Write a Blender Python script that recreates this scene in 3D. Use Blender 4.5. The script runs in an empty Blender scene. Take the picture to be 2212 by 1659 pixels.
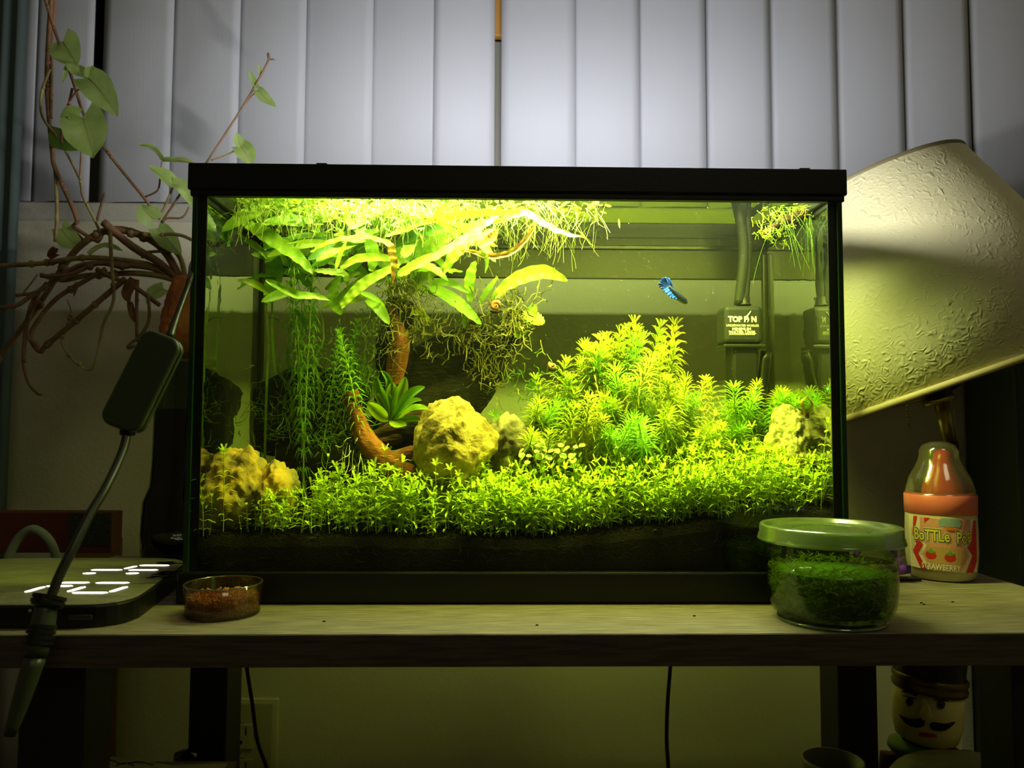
import bpy, math, random
from mathutils import Vector, Matrix, noise
R = random.Random(7)
C = bpy.context.scene.collection
SC = bpy.context.scene
V = Vector
PI = math.pi

# ------------------------------------------------------------ camera, world, exposure
F_PX = 1660.0
CAM = V((-.0177, -.5912, .1323))
YAW, PITCH, ROLL = .0201, .0577, .0035
FW = V((math.sin(YAW)*math.cos(PITCH), math.cos(YAW)*math.cos(PITCH), math.sin(PITCH)))
_r = V((math.cos(YAW), -math.sin(YAW), 0)); _u = _r.cross(FW)
RT = _r*math.cos(ROLL)+_u*math.sin(ROLL); UP = -_r*math.sin(ROLL)+_u*math.cos(ROLL)
cam_d = bpy.data.cameras.new('camera'); cam = bpy.data.objects.new('camera', cam_d); C.objects.link(cam)
cam.matrix_world = Matrix(((RT.x, UP.x, -FW.x, CAM.x), (RT.y, UP.y, -FW.y, CAM.y), (RT.z, UP.z, -FW.z, CAM.z), (0, 0, 0, 1)))
cam_d.sensor_width = 36; cam_d.lens = F_PX/2212*36; cam_d.clip_start = .01
SC.camera = cam
cam_d.dof.use_dof = True; cam_d.dof.focus_distance = .63; cam_d.dof.aperture_fstop = 9.0
w = bpy.data.worlds.new('world'); SC.world = w; w.use_nodes = True
w.node_tree.nodes['Background'].inputs[0].default_value = (.55, .6, .5, 1)
w.node_tree.nodes['Background'].inputs[1].default_value = .03
SC.view_settings.view_transform = 'Standard'; SC.view_settings.look = 'None'
SC.view_settings.exposure = 0; SC.view_settings.gamma = 1; SC.view_settings.use_curve_mapping = False
cy = SC.cycles
cy.max_bounces = 7; cy.diffuse_bounces = 3; cy.glossy_bounces = 4; cy.transmission_bounces = 4
cy.transparent_max_bounces = 14; cy.volume_bounces = 0; cy.sample_clamp_indirect = 3; cy.caustics_reflective = False
cy.caustics_refractive = False; cy.use_denoising = True

LAMP_DOWN, LAMP_BACK, LAMP_SIDE, ROOM = 11.5, 1.7, .3, 3.8
def area(name, loc, direction, sx, sy, power, col, parent=None):
    d = bpy.data.lights.new(name, 'AREA'); d.shape = 'RECTANGLE'; d.size = sx; d.size_y = sy; d.energy = power; d.color = col
    o = bpy.data.objects.new(name, d); C.objects.link(o); o.location = loc
    o.rotation_euler = V(direction).to_track_quat('-Z', 'Y').to_euler()
    if parent: o.parent = parent; o.matrix_parent_inverse = Matrix.Translation(parent.location).inverted()
    return o

ROOM_FILL = area('fill_light', (.5, -1.5, 1.70), (-.2, .6, -1), .6, .6, ROOM, (1, .95, .62))  # added unseen fill behind the camera, not a real ceiling fixture

# ------------------------------------------------------------ helpers
def ray(px, py):
    return (FW + RT*((px-1106)/F_PX) + UP*((829.5-py)/F_PX)).normalized()
def at(px, py, Y):
    d = ray(px, py); return CAM + d*((Y-CAM.y)/d.y)
def on(px, py, z):
    d = ray(px, py); return CAM + d*((z-CAM.z)/d.z)
def ppm(Y):                                   # metres per photo pixel at depth Y
    return (Y-CAM.y)/F_PX
def lin(c):
    return tuple(((x/255.)/12.92 if x <= 10 else ((x/255.+.055)/1.055)**2.4) for x in c)+(1,)

def mat(name, c, rough=.5, metal=0, spec=.5, bump=None, var=None, trans=0, emit=None, wave=None, coat=0, tcol=None):
    m = bpy.data.materials.new(name); m.use_nodes = True; nt = m.node_tree; N = nt.nodes; L = nt.links
    b = N['Principled BSDF']; out = N['Material Output']
    b.inputs['Base Color'].default_value = lin(c); b.inputs['Roughness'].default_value = rough
    b.inputs['Metallic'].default_value = metal; b.inputs['Specular IOR Level'].default_value = spec
    b.inputs['Coat Weight'].default_value = coat
    tc = N.new('ShaderNodeTexCoord')
    if emit:
        b.inputs['Emission Color'].default_value = lin(emit[0]); b.inputs['Emission Strength'].default_value = emit[1]
    colout = None
    if var:                                   # (scale, colour2, [stretch])
        mp = N.new('ShaderNodeMapping'); mp.inputs['Scale'].default_value = var[2] if len(var) > 2 else (1, 1, 1)
        n = N.new('ShaderNodeTexNoise'); n.inputs['Scale'].default_value = var[0]; n.inputs['Detail'].default_value = 6
        L.new(tc.outputs['Object'], mp.inputs[0]); L.new(mp.outputs[0], n.inputs['Vector'])
        cr = N.new('ShaderNodeValToRGB'); cr.color_ramp.elements[0].position = .36; cr.color_ramp.elements[1].position = .64
        cr.color_ramp.elements[0].color = lin(c); cr.color_ramp.elements[1].color = lin(var[1])
        L.new(n.outputs['Fac'], cr.inputs[0]); L.new(cr.outputs[0], b.inputs['Base Color']); colout = cr.outputs[0]
    if bump:                                  # (scale, strength, [stretch])
        mp = N.new('ShaderNodeMapping'); mp.inputs['Scale'].default_value = bump[2] if len(bump) > 2 else (1, 1, 1)
        n = N.new('ShaderNodeTexNoise'); n.inputs['Scale'].default_value = bump[0]; n.inputs['Detail'].default_value = 5
        L.new(tc.outputs['Object'], mp.inputs[0]); L.new(mp.outputs[0], n.inputs['Vector'])
        bp = N.new('ShaderNodeBump'); bp.inputs['Strength'].default_value = bump[1]; bp.inputs['Distance'].default_value = .002
        L.new(n.outputs['Fac'], bp.inputs['Height']); L.new(bp.outputs[0], b.inputs['Normal'])
    if trans:
        t = N.new('ShaderNodeBsdfTranslucent'); t.inputs[0].default_value = lin(tcol or c)
        if colout and not tcol: L.new(colout, t.inputs[0])
        mx = N.new('ShaderNodeMixShader'); mx.inputs[0].default_value = trans
        L.new(b.outputs[0], mx.inputs[1]); L.new(t.outputs[0], mx.inputs[2]); L.new(mx.outputs[0], out.inputs[0])
    return m
def clear(name, tint=(255, 255, 255), gloss=.06, rough=.03, body=0, bodycol=(200, 200, 200)):
    """thin clear sheet: straight-through transparency, a fresnel-like shine, optionally some milky body"""
    m = bpy.data.materials.new(name); m.use_nodes = True; nt = m.node_tree; N = nt.nodes; L = nt.links
    N.remove(N['Principled BSDF']); out = N['Material Output']
    t = N.new('ShaderNodeBsdfTransparent'); t.inputs[0].default_value = lin(tint)
    g = N.new('ShaderNodeBsdfGlossy'); g.inputs['Roughness'].default_value = rough
    lw = N.new('ShaderNodeLayerWeight'); lw.inputs[0].default_value = .25
    mr = N.new('ShaderNodeMapRange'); mr.inputs['To Min'].default_value = gloss; mr.inputs['To Max'].default_value = .6
    L.new(lw.outputs['Fresnel'], mr.inputs[0])
    mx = N.new('ShaderNodeMixShader'); L.new(mr.outputs[0], mx.inputs[0])
    src = t
    if body:
        d = N.new('ShaderNodeBsdfDiffuse'); d.inputs[0].default_value = lin(bodycol)
        tl = N.new('ShaderNodeBsdfTranslucent'); tl.inputs[0].default_value = lin(bodycol)
        a = N.new('ShaderNodeMixShader'); L.new(d.outputs[0], a.inputs[1]); L.new(tl.outputs[0], a.inputs[2])
        b2 = N.new('ShaderNodeMixShader'); b2.inputs[0].default_value = body
        L.new(t.outputs[0], b2.inputs[1]); L.new(a.outputs[0], b2.inputs[2]); src = b2
    L.new(src.outputs[0], mx.inputs[1]); L.new(g.outputs[0], mx.inputs[2]); L.new(mx.outputs[0], out.inputs[0])
    return m

class MB:
    def __init__(s): s.v = []; s.f = []; s.mi = []; s.cur = 0
    def face(s, f): s.f.append(tuple(f)); s.mi.append(s.cur)
    def box(s, a, b):
        n = len(s.v); x0, y0, z0 = a; x1, y1, z1 = b
        s.v += [V(p) for p in ((x0,y0,z0),(x1,y0,z0),(x1,y1,z0),(x0,y1,z0),(x0,y0,z1),(x1,y0,z1),(x1,y1,z1),(x0,y1,z1))]
        for f in ((0,3,2,1),(4,5,6,7),(0,1,5,4),(1,2,6,5),(2,3,7,6),(3,0,4,7)): s.face([n+i for i in f])
        return s
    def tube(s, pts, r, seg=6, sm=3, cap=True, flat=1.0):
        pts = [V(p) for p in pts]
        if sm > 1 and len(pts) > 2: pts2, tt = smooth(pts, sm)
        else: pts2, tt = pts, [i/(len(pts)-1) for i in range(len(pts))]
        rr = (lambda t: r) if not hasattr(r, '__len__') else (lambda t: lerp_list(r, t))
        n0 = len(s.v); up = V((0, 0, 1)); last = None
        for i, p in enumerate(pts2):
            d = (pts2[min(i+1, len(pts2)-1)]-pts2[max(i-1, 0)])
            d = d.normalized() if d.length > 1e-9 else V((0, 0, 1))
            if last is None:
                a = d.cross(V((0, 1, 0)) if abs(d.y) < .9 else V((1, 0, 0))).normalized()
            else:
                a = (last-d*last.dot(d)); a = a.normalized() if a.length > 1e-6 else d.orthogonal().normalized()
            last = a; b = d.cross(a); q = rr(tt[i])
            for k in range(seg):
                an = 2*PI*k/seg; s.v.append(p+a*math.cos(an)*q+b*math.sin(an)*q*flat)
        for i in range(len(pts2)-1):
            for k in range(seg):
                k2 = (k+1) % seg; s.face((n0+i*seg+k, n0+i*seg+k2, n0+(i+1)*seg+k2, n0+(i+1)*seg+k))
        if cap and seg > 2:
            s.face([n0+k for k in range(seg)][::-1]); m = n0+(len(pts2)-1)*seg; s.face([m+k for k in range(seg)])
        return s
    def lathe(s, prof, c=(0, 0, 0), seg=32, axis=None, close=False):
        c = V(c); n0 = len(s.v); M = Matrix.Identity(3)
        if axis is not None: M = V((0, 0, 1)).rotation_difference(V(axis)).to_matrix()
        for (r, z) in prof:
            for k in range(seg):
                a = 2*PI*k/seg; s.v.append(c+M @ V((r*math.cos(a), r*math.sin(a), z)))
        m = len(prof)
        for i in range(m if close else m-1):
            j = (i+1) % m
            for k in range(seg):
                k2 = (k+1) % seg; s.face((n0+i*seg+k, n0+i*seg+k2, n0+j*seg+k2, n0+j*seg+k))
        return s
    def ball(s, c, r, su=12, sv=8, M=None):
        c = V(c); n0 = len(s.v); r = V(r) if hasattr(r, '__len__') else V((r, r, r))
        for i in range(sv+1):
            th = PI*i/sv
            for k in range(su):
                a = 2*PI*k/su; p = V((math.sin(th)*math.cos(a)*r.x, math.sin(th)*math.sin(a)*r.y, -math.cos(th)*r.z))
                s.v.append(c+((M @ p) if M else p))
        for i in range(sv):
            for k in range(su):
                k2 = (k+1) % su; s.face((n0+i*su+k, n0+i*su+k2, n0+(i+1)*su+k2, n0+(i+1)*su+k))
        return s
    def blade(s, pts, wd, nrm, prof=None, sm=3, cols=4, ripple=0, rn=6, cup=0, heart=0, seed=0, twist=0):
        """leaf blade along pts, full width wd, facing nrm"""
        pts = [V(p) for p in pts]
        if len(pts) > 2 and sm > 1: p2, tt = smooth(pts, sm)
        else:
            k = max(3, sm*2); p2 = [pts[0].lerp(pts[-1], i/k) for i in range(k+1)]; tt = [i/k for i in range(k+1)]
        prof = prof or (lambda t: math.sin(PI*min(1, max(0, t*.93+.05)))**.7)
        n0 = len(s.v); nr = V(nrm).normalized()
        for i, p in enumerate(p2):
            d = (p2[min(i+1, len(p2)-1)]-p2[max(i-1, 0)]).normalized()
            side = d.cross(nr); side = side.normalized() if side.length > 1e-4 else d.orthogonal().normalized()
            if twist: side = Matrix.Rotation(twist*tt[i], 3, d) @ side
            up = side.cross(d).normalized(); hw = wd*.5*prof(tt[i])
            for k in range(cols+1):
                q = k/cols*2-1
                z = cup*abs(q)*hw*2 + (ripple*wd*abs(q)*math.sin(tt[i]*rn*2*PI+seed+(1.3 if q > 0 else 0)) if ripple else 0)
                back = heart*wd*abs(q)*max(0, 1-tt[i]*2.2)**2
                s.v.append(p+side*hw*q+up*z-d*back)
        for i in range(len(p2)-1):
            for k in range(cols):
                a = n0+i*(cols+1)+k; s.face((a, a+1, a+cols+2, a+cols+1))
        return s
    def build(s, name, m=None, parent=None, smooth_=False, bevel=0, bseg=2, kind=None, thick=0):
        me = bpy.data.meshes.new(name); me.from_pydata([tuple(v) for v in s.v], [], s.f)
        for x in (m if isinstance(m, (list, tuple)) else [m] if m else []): me.materials.append(x)
        if any(s.mi): me.polygons.foreach_set('material_index', s.mi)
        if smooth_: me.polygons.foreach_set('use_smooth', [True]*len(me.polygons))
        me.update()
        return link(name, me, parent, bevel, bseg, kind, thick)
def link(name, me, parent=None, bevel=0, bseg=2, kind=None, thick=0):
    o = bpy.data.objects.new(name, me); C.objects.link(o)
    if parent:
        o.parent = parent; o.matrix_parent_inverse = Matrix.Translation(parent.location).inverted()
    if bevel:
        b = o.modifiers.new('bevel', 'BEVEL'); b.width = bevel; b.segments = bseg; b.limit_method = 'ANGLE'; b.harden_normals = False
    if thick:
        b = o.modifiers.new('solid', 'SOLIDIFY'); b.thickness = thick; b.offset = 0
    if kind: o['kind'] = kind
    return o
def smooth(p, n):
    out = []; tt = []; m = len(p)
    for i in range(m-1):
        a = p[max(i-1, 0)]; b = p[i]; c = p[i+1]; d = p[min(i+2, m-1)]
        for k in range(n):
            t = k/n
            out.append(.5*((2*b)+(c-a)*t+(2*a-5*b+4*c-d)*t*t+(3*b-a-3*c+d)*t*t*t)); tt.append((i+t)/(m-1))
    out.append(p[-1].copy()); tt.append(1.0)
    return out, tt
def lerp_list(l, t):
    x = t*(len(l)-1); i = min(int(x), len(l)-2); return l[i]+(l[i+1]-l[i])*(x-i)
def tag(o, label, cat, group=None, kind=None):
    o['label'] = label; o['category'] = cat
    if group: o['group'] = group
    if kind: o['kind'] = kind
    return o
def thing(name, label, cat, loc=(0, 0, 0), group=None):
    o = bpy.data.objects.new(name, None); C.objects.link(o); o.location = loc; o.empty_display_size = .01
    return tag(o, label, cat, group)
def text_mesh(body, size, extrude=.0002, offset=0, align='CENTER', sx=1.0):
    cu = bpy.data.curves.new('t', 'FONT'); cu.body = body; cu.size = size; cu.extrude = extrude; cu.offset = offset
    cu.align_x = align; cu.resolution_u = 3
    o = bpy.data.objects.new('t', cu); C.objects.link(o); dg = bpy.context.evaluated_depsgraph_get(); dg.update()
    me = bpy.data.meshes.new_from_object(o.evaluated_get(dg)); bpy.data.objects.remove(o); bpy.data.curves.remove(cu)
    for v in me.vertices: v.co.x *= sx
    return me
def rock(name, m, c, r, seed, rough=.24, sub=5, flat=0, parent=None, M=None):
    import bmesh
    bm = bmesh.new(); bmesh.ops.create_icosphere(bm, subdivisions=sub, radius=1)
    for v in bm.verts:
        p = v.co.copy()
        # planar facets: clip by random planes, then add noise
        rr = random.Random(seed)
        for _ in range(11):
            n = V((rr.uniform(-1, 1), rr.uniform(-1, 1), rr.uniform(-1, 1))).normalized(); h = rr.uniform(.66, .9)
            dd = p.dot(n)
            if dd > h: p -= n*(dd-h)*.85
        q = p*1.6+V((seed*3.1, 0, 0))
        p *= 1+rough*noise.fractal(q, .9, 2.1, 4)*.7+.07*noise.noise(q*5)+.045*noise.ridged_multi_fractal(q*3, .9, 2.2, 4, 1, 2)
        p = V((p.x*r[0], p.y*r[1], p.z*r[2]))
        if M: p = M @ p
        v.co = p+V(c)
    me = bpy.data.meshes.new(name); bm.to_mesh(me); bm.free(); me.materials.append(m)
    me.polygons.foreach_set('use_smooth', [not flat]*len(me.polygons))
    return link(name, me, parent)

# ------------------------------------------------------------ materials
M_wall = mat('wall_paint', (222, 216, 190), .85, bump=(220, .25), spec=.2)
M_sill = mat('sill_paint', (205, 202, 190), .8, bump=(140, .5, (1, 3, 3)), spec=.2)
M_slat = mat('slat_vinyl', (205, 206, 214), .55, bump=(300, .08, (1, 1, .05)), spec=.35)
M_winframe = mat('window_frame_paint', (150, 148, 136), .6)
M_wood_tan = mat('tan_wood', (214, 160, 84), .6, var=(40, (190, 136, 66), (1, 1, .1)))
M_dark = mat('night_pane', (10, 10, 9), .15)
M_black = mat('black_plastic', (16, 17, 14), .42, spec=.4, bump=(500, .05))
M_blackg = mat('black_gloss', (12, 14, 11), .22, spec=.5)
M_sil = mat('black_silicone', (13, 15, 11), .35)
M_tabletop = mat('greyed_oak_laminate', (158, 146, 122), .6, var=(26, (112, 102, 82), (1.2, 22, 1)), bump=(60, .25, (1, 14, 1)), spec=.3)
M_edge = mat('oak_edge_band', (94, 82, 62), .7, var=(30, (70, 60, 44), (1, 1, 14)))
M_legs = mat('dark_table_leg', (26, 24, 20), .55, bump=(80, .2))
M_soil = mat('black_aquasoil', (18, 15, 10), .95, bump=(900, .9), spec=.1)
M_glass = clear('pane_glass', (250, 255, 250), .02, .02)
M_glass_edge = mat('green_glass_edge', (30, 60, 28), .15, spec=.8)
M_fern = mat('fern_leaf', (130, 176, 34), .4, var=(90, (160, 196, 40)), trans=.5, bump=(160, .4), spec=.4)
M_fern_y = mat('fern_leaf_pale', (168, 192, 34), .4, var=(90, (150, 182, 30)), trans=.5, bump=(160, .4), spec=.4)
M_fern_d = mat('fern_leaf_dark', (84, 132, 24), .45, var=(60, (104, 152, 28)), trans=.45, bump=(160, .4))
M_fern_o = mat('fern_leaf_aged', (182, 176, 44), .45, var=(150, (176, 104, 34)), trans=.45)
M_carpet = mat('carpet_leaf', (206, 226, 70), .45, var=(120, (186, 214, 52)), trans=.55, spec=.3)
M_carpet_stem = mat('carpet_stem', (190, 214, 84), .5, trans=.3)
M_bush = mat('bush_leaf', (196, 204, 52), .45, var=(70, (170, 192, 40)), trans=.5, spec=.3)
M_bush_o = mat('bush_leaf_tip', (218, 206, 70), .45, var=(90, (196, 200, 50)), trans=.5, spec=.3)
M_bush_g = mat('bush_leaf_green', (124, 182, 36), .45, var=(70, (150, 196, 44)), trans=.5, spec=.3)
M_moss = mat('moss_strand', (112, 116, 34), .7, var=(120, (150, 140, 56)), trans=.25)
M_moss_g = mat('moss_green', (84, 130, 22), .7, var=(120, (120, 150, 40)), trans=.3)
M_root = mat('root_pale', (206, 216, 110), .6, trans=.4)
M_wood = mat('driftwood', (70, 46, 22), .85, var=(60, (26, 19, 12), (1, 1, 4)), bump=(140, .9, (1, 1, 5)), spec=.15)
M_wooddk = mat('driftwood_dark', (24, 20, 14), .9, var=(70, (9, 9, 7)), bump=(150, 1.0, (1, 1, 3)), spec=.15)
M_woodor = mat('driftwood_orange', (150, 88, 44), .8, var=(90, (92, 54, 28), (1, 1, .3)), bump=(160, .7, (1, 1, 3)), spec=.2)
M_rock_y = mat('ochre_rock', (190, 150, 66), .85, var=(34, (112, 104, 76)), bump=(170, .8), spec=.2)
M_rock_t = mat('tan_rock', (196, 172, 96), .9, var=(60, (128, 108, 56)), bump=(230, 1.0), spec=.2)
M_rock_g = mat('grey_rock', (158, 148, 120), .85, var=(50, (66, 60, 46)), bump=(150, .9), spec=.2)
M_rock_s = mat('speckled_rock', (178, 172, 118), .9, var=(220, (92, 92, 52)), bump=(250, 1.0), spec=.2)
M_stem = mat('vine_stem', (140, 98, 74), .6, var=(60, (104, 86, 52)), bump=(300, .4))
M_stemg = mat('vine_stem_green', (160, 154, 90), .6, var=(60, (130, 98, 72)), bump=(300, .4))
M_vleaf = mat('vine_leaf', (190, 214, 130), .45, var=(60, (168, 198, 108)), trans=.5, bump=(110, .35), spec=.4)
M_dead = mat('dry_leaf', (140, 96, 50), .8, var=(60, (96, 62, 34)), trans=.3)
M_potato = mat('potato_skin', (190, 112, 60), .7, var=(30, (160, 92, 50)), bump=(80, .6))
M_screen = mat('clock_face', (128, 126, 100), .38, var=(40, (156, 152, 122), (1, 3, 1)), spec=.7, bump=(200, .2))  # pale olive colour stands in for the wall mirrored in the glossy face
M_led = mat('led_digit', (255, 250, 235), .5, emit=((255, 246, 232), 2.6))
M_white = mat('print_white', (232, 230, 205), .6)
M_grey = mat('grey_plastic', (120, 122, 116), .5)
M_chrome = mat('worn_brass', (176, 160, 90), .3, metal=.9)

# ------------------------------------------------------------ room shell
WY = .37                                       # wall plane
Z0 = -.72                                      # floor
SILL = at(700, 441, WY).z
def struct(name, mb, m, parent=None, bevel=0):
    o = mb.build(name, m, parent, bevel=bevel)
    if not parent: o['kind'] = 'structure'
    return o
struct('floor', MB().box((-1.6, -2.2, Z0-.05), (1.6, WY+.2, Z0)), mat('floor_boards', (92, 70, 48), .6, var=(8, (70, 52, 36), (1, 8, 1))))
struct('ceiling', MB().box((-1.6, -2.2, 1.75), (1.6, WY+.25, 1.8)), M_wall)
wb = MB().box((-1.6, WY, Z0), (1.6, WY+.12, SILL-.012)); wb.box((-1.6, WY, SILL-.012), (-.66, WY+.12, 1.75)); wb.box((.9, WY, SILL-.012), (1.6, WY+.12, 1.75)); wb.box((-.66, WY, 1.3), (.9, WY+.12, 1.75))
struct('wall_back', wb, M_wall)
struct('wall_left', MB().box((-1.65, -2.2, Z0), (-1.6, WY+.12, 1.75)), M_wall)
struct('wall_right', MB().box((1.6, -2.2, Z0), (1.65, WY+.12, 1.75)), M_wall)
struct('wall_front', MB().box((-1.6, -2.25, Z0), (1.6, -2.2, 1.75)), M_wall)
struct('trim_1', MB().box((-.66, WY-.0012, SILL-.026), (.9, WY+.12, SILL)), M_sill, bevel=.004)['label'] = 'painted window sill under the blind'
win = MB().box((-.66, WY+.13, SILL-.1), (.9, WY+.135, 1.3)).build('window_1', M_dark); win['kind'] = 'structure'
fr = MB().box((-.66, WY+.10, SILL-.02), (.9, WY+.128, SILL+.03))
fr.box((-.66, WY+.10, SILL), (-.62, WY+.128, 1.3)); fr.box((.86, WY+.10, SILL), (.9, WY+.128, 1.3))
fr.build('window_frame', M_winframe, win)
c1 = at(1075, 200, WY+.03)
MB().box((c1.x-.035, WY+.026, SILL), (c1.x+.035, WY+.10, at(1075, 92, WY+.03).z)).build('window_stile', M_winframe, win, bevel=.002)
MB().box((c1.x-.04, WY+.024, at(1075, 82, WY+.03).z), (c1.x+.04, WY+.10, 1.2)).build('wooden_rail', M_wood_tan, win, bevel=.002)
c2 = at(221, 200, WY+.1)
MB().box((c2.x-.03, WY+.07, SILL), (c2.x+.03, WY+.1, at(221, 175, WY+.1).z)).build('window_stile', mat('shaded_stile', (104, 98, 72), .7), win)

# vertical blind: every slat a part
BY = WY+.012
bl = thing('vertical_blind', 'off-white vertical blind with long vinyl slats behind the aquarium', 'blind', (0, BY, SILL))
zt = 1.22
MB().box((-.64, BY-.018, zt), (.88, BY+.018, zt+.035)).build('head_rail', M_white, bl)
edges = [(-82, 62), (62, 86), (86, 209), (233, 379), (377, 522), (520, 664), (662, 808), (806, 951), (947, 1069), (1084, 1241), (1239, 1379), (1379, 1521), (1525, 1659), (1662, 1801), (1805, 1944), (1951, 2086), (2095, 2240), (2238, 2385), (2383, 2520)]
for i, (a, b) in enumerate(edges):
    x0 = at(a, 0, BY).x; x1 = at(b, 0, BY).x; right = a > 1080
    mb = MB(); n0 = 0; cols = 8
    tl = -.0032 if not right else -.0035
    if not right: x0 -= .0045
    elif a < 1500 and a > 1090: x0 -= .002
    if a == 947: tl = .006
    for zz in (SILL+.003, SILL+.25, zt-.002):
        for k in range(cols+1):
            q = k/cols; mb.v.append(V((x0+(x1-x0)*q, BY-.0035*math.sin(PI*q)+tl*(q-.5)*2*.8, zz+R.uniform(0, .0006))))
    for j in range(2):
        for k in range(cols):
            p = j*(cols+1)+k; mb.face((p, p+1, p+cols+2, p+cols+1))
    mb.build('slat', M_slat, bl, smooth_=True, thick=.0011)

# ------------------------------------------------------------ table
TX0, TX1, TY0, TY1, TT = -.41, .43, -.0875, .217, .0206
tb = thing('console_table', 'narrow table with greyed oak top and dark square legs under the aquarium', 'table', (0, 0, Z0))
MB().box((TX0, TY0+.0008, -TT), (TX1, TY1, 0)).build('tabletop', M_tabletop, tb, bevel=.0006)
MB().box((TX0, TY0, -TT-.0002), (TX1, TY0+.0009, -.0006)).build('edge_band', M_edge, tb)
for (pa, pb, Y, d) in ((40, 181, -.07, .04), (2190, 2330, -.07, .04), (408, 490, .172, .045), (1811, 1896, .172, .045)):
    a, b = at(pa, 1500, Y).x, at(pb, 1500, Y).x
    MB().box((a, Y, Z0), (b, Y+d, -TT)).build('leg', M_legs, tb, bevel=.002)
MB().box((TX0+.03, -.06, -.42), (TX1+.1, .25, -.40)).build('lower_shelf', M_tabletop, tb, bevel=.001)

# ------------------------------------------------------------ aquarium
AX, AD, AH = .2535, .166, .3367               # half width, depth, height
IX, IY0, IY1 = .2503, .0035, .1610            # inside of the glass
WZ = .3225                                    # water level
aq = thing('aquarium', 'planted glass aquarium with black top and bottom frames on the table', 'aquarium', (0, .083, 0))
G = .0032
MB().box((-AX, 0, .004), (AX, G, AH-.004)).build('front_pane', M_glass, aq)
MB().box((-AX, AD-G, .004), (AX, AD, AH-.004)).build('rear_pane', M_glass, aq)
for s in (-1, 1):
    MB().box((min(s*AX, s*(AX-G)), G, .004), (max(s*AX, s*(AX-G)), AD-G, AH-.004)).build('side_pane', M_glass, aq)
def ring(z0, z1, o, i):
    m = MB()
    m.box((-AX-o, -o, z0), (AX+o, i, z1)); m.box((-AX-o, AD-i, z0), (AX+o, AD+o, z1))
    m.box((-AX-o, i, z0), (-AX+i, AD-i, z1)); m.box((AX-i, i, z0), (AX+o, AD-i, z1)); return m
tf = ring(AH-.0208, AH, .0035, .008).build('top_frame', M_black, aq, bevel=.0012)
ring(AH-.0255, AH-.0208, .0018, .0045).build('frame_lip', M_black, tf, bevel=.0008)
bf = ring(0, .0235, .0035, .006).build('bottom_frame', M_black, aq, bevel=.0015)
MB().box((-AX, 0, 0), (AX, AD, .003)).build('floor_pane', M_black, aq)
for s in (-1, 1):                              # black silicone seams in the four corners
    x = s*(AX-G); xi = s*(AX-.0098)
    MB().box((min(x, xi), G-.0002, .02), (max(x, xi), G+.0012, AH-.01)).build('front_seam', M_sil, aq)
    MB().box((min(s*AX, s*(AX-.0036)), -.0006, .022), (max(s*AX, s*(AX-.0036)), 0.004, AH-.02)).build('corner_edge', M_glass_edge, aq)
    xi = s*(IX-.006); x = s*IX
    MB().box((min(x, xi), IY1-.006, .02), (max(x, xi), IY1, AH-.03)).build('rear_seam', M_sil, aq, bevel=.002)
# rear frame lip seen through the water
z0 = at(1400, 604, IY1-.002).z
MB().box((-IX, IY1-.004, z0), (IX, IY1-.0004, WZ-.001)).build('rear_frame_band', M_black, aq, bevel=.001)
MB().box((-IX, IY1-.0062, at(1500, 543, IY1).z), (IX, IY1-.004, at(1500, 534, IY1).z)).build('rear_band_ridge', M_blackg, aq, bevel=.0008)

# water body
def water_mat(cap=.78):
    m = bpy.data.materials.new('tank_water'); m.use_nodes = True; nt = m.node_tree; N = nt.nodes; L = nt.links
    N.remove(N['Principled BSDF']); out = N['Material Output']
    t = N.new('ShaderNodeBsdfTransparent'); g = N.new('ShaderNodeBsdfGlossy'); g.inputs['Roughness'].default_value = .012
    g.inputs['Color'].default_value = (.95, 1, .9, 1)
    geo = N.new('ShaderNodeNewGeometry'); lw = N.new('ShaderNodeLayerWeight'); lw.inputs[0].default_value = .5
    mr = N.new('ShaderNodeMapRange'); mr.inputs['From Min'].default_value = .42; mr.inputs['From Max'].default_value = .52
    mr.inputs['To Min'].default_value = .0; mr.inputs['To Max'].default_value = cap
    L.new(lw.outputs['Facing'], mr.inputs[0])
    mul = N.new('ShaderNodeMath'); mul.operation = 'MULTIPLY'; L.new(mr.outputs[0], mul.inputs[0]); L.new(geo.outputs['Backfacing'], mul.inputs[1])
    mx = N.new('ShaderNodeMixShader'); L.new(mul.outputs[0], mx.inputs[0]); L.new(t.outputs[0], mx.inputs[1]); L.new(g.outputs[0], mx.inputs[2])
    tc = N.new('ShaderNodeTexCoord'); n = N.new('ShaderNodeTexNoise'); n.inputs['Scale'].default_value = 45
    L.new(tc.outputs['Object'], n.inputs['Vector']); bp = N.new('ShaderNodeBump'); bp.inputs['Strength'].default_value = .12; bp.inputs['Distance'].default_value = .002
    L.new(n.outputs['Fac'], bp.inputs['Height']); L.new(bp.outputs[0], g.inputs['Normal'])
    L.new(mx.outputs[0], out.inputs['Surface'])
    ab = N.new('ShaderNodeVolumeAbsorption'); ab.inputs['Color'].default_value = (.93, .985, .05, 1); ab.inputs['Density'].default_value = 7.5
    scn = N.new('ShaderNodeVolumeScatter'); scn.inputs['Color'].default_value = (.9, 1, .8, 1); scn.inputs['Density'].default_value = .045
    scn.inputs['Anisotropy'].default_value = .3
    ad = N.new('ShaderNodeAddShader'); L.new(ab.outputs[0], ad.inputs[0]); L.new(scn.outputs[0], ad.inputs[1]); L.new(ad.outputs[0], out.inputs['Volume'])
    return m
wm = MB().box((-IX+.0002, IY0+.0003, .0245), (IX-.0002, IY1-.0002, WZ))
wm.mi[1] = 1
wo = wm.build('water', [water_mat(), water_mat(.32)]); tag(wo, 'clear yellow-green water filling the aquarium', 'water', kind='stuff')

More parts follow.
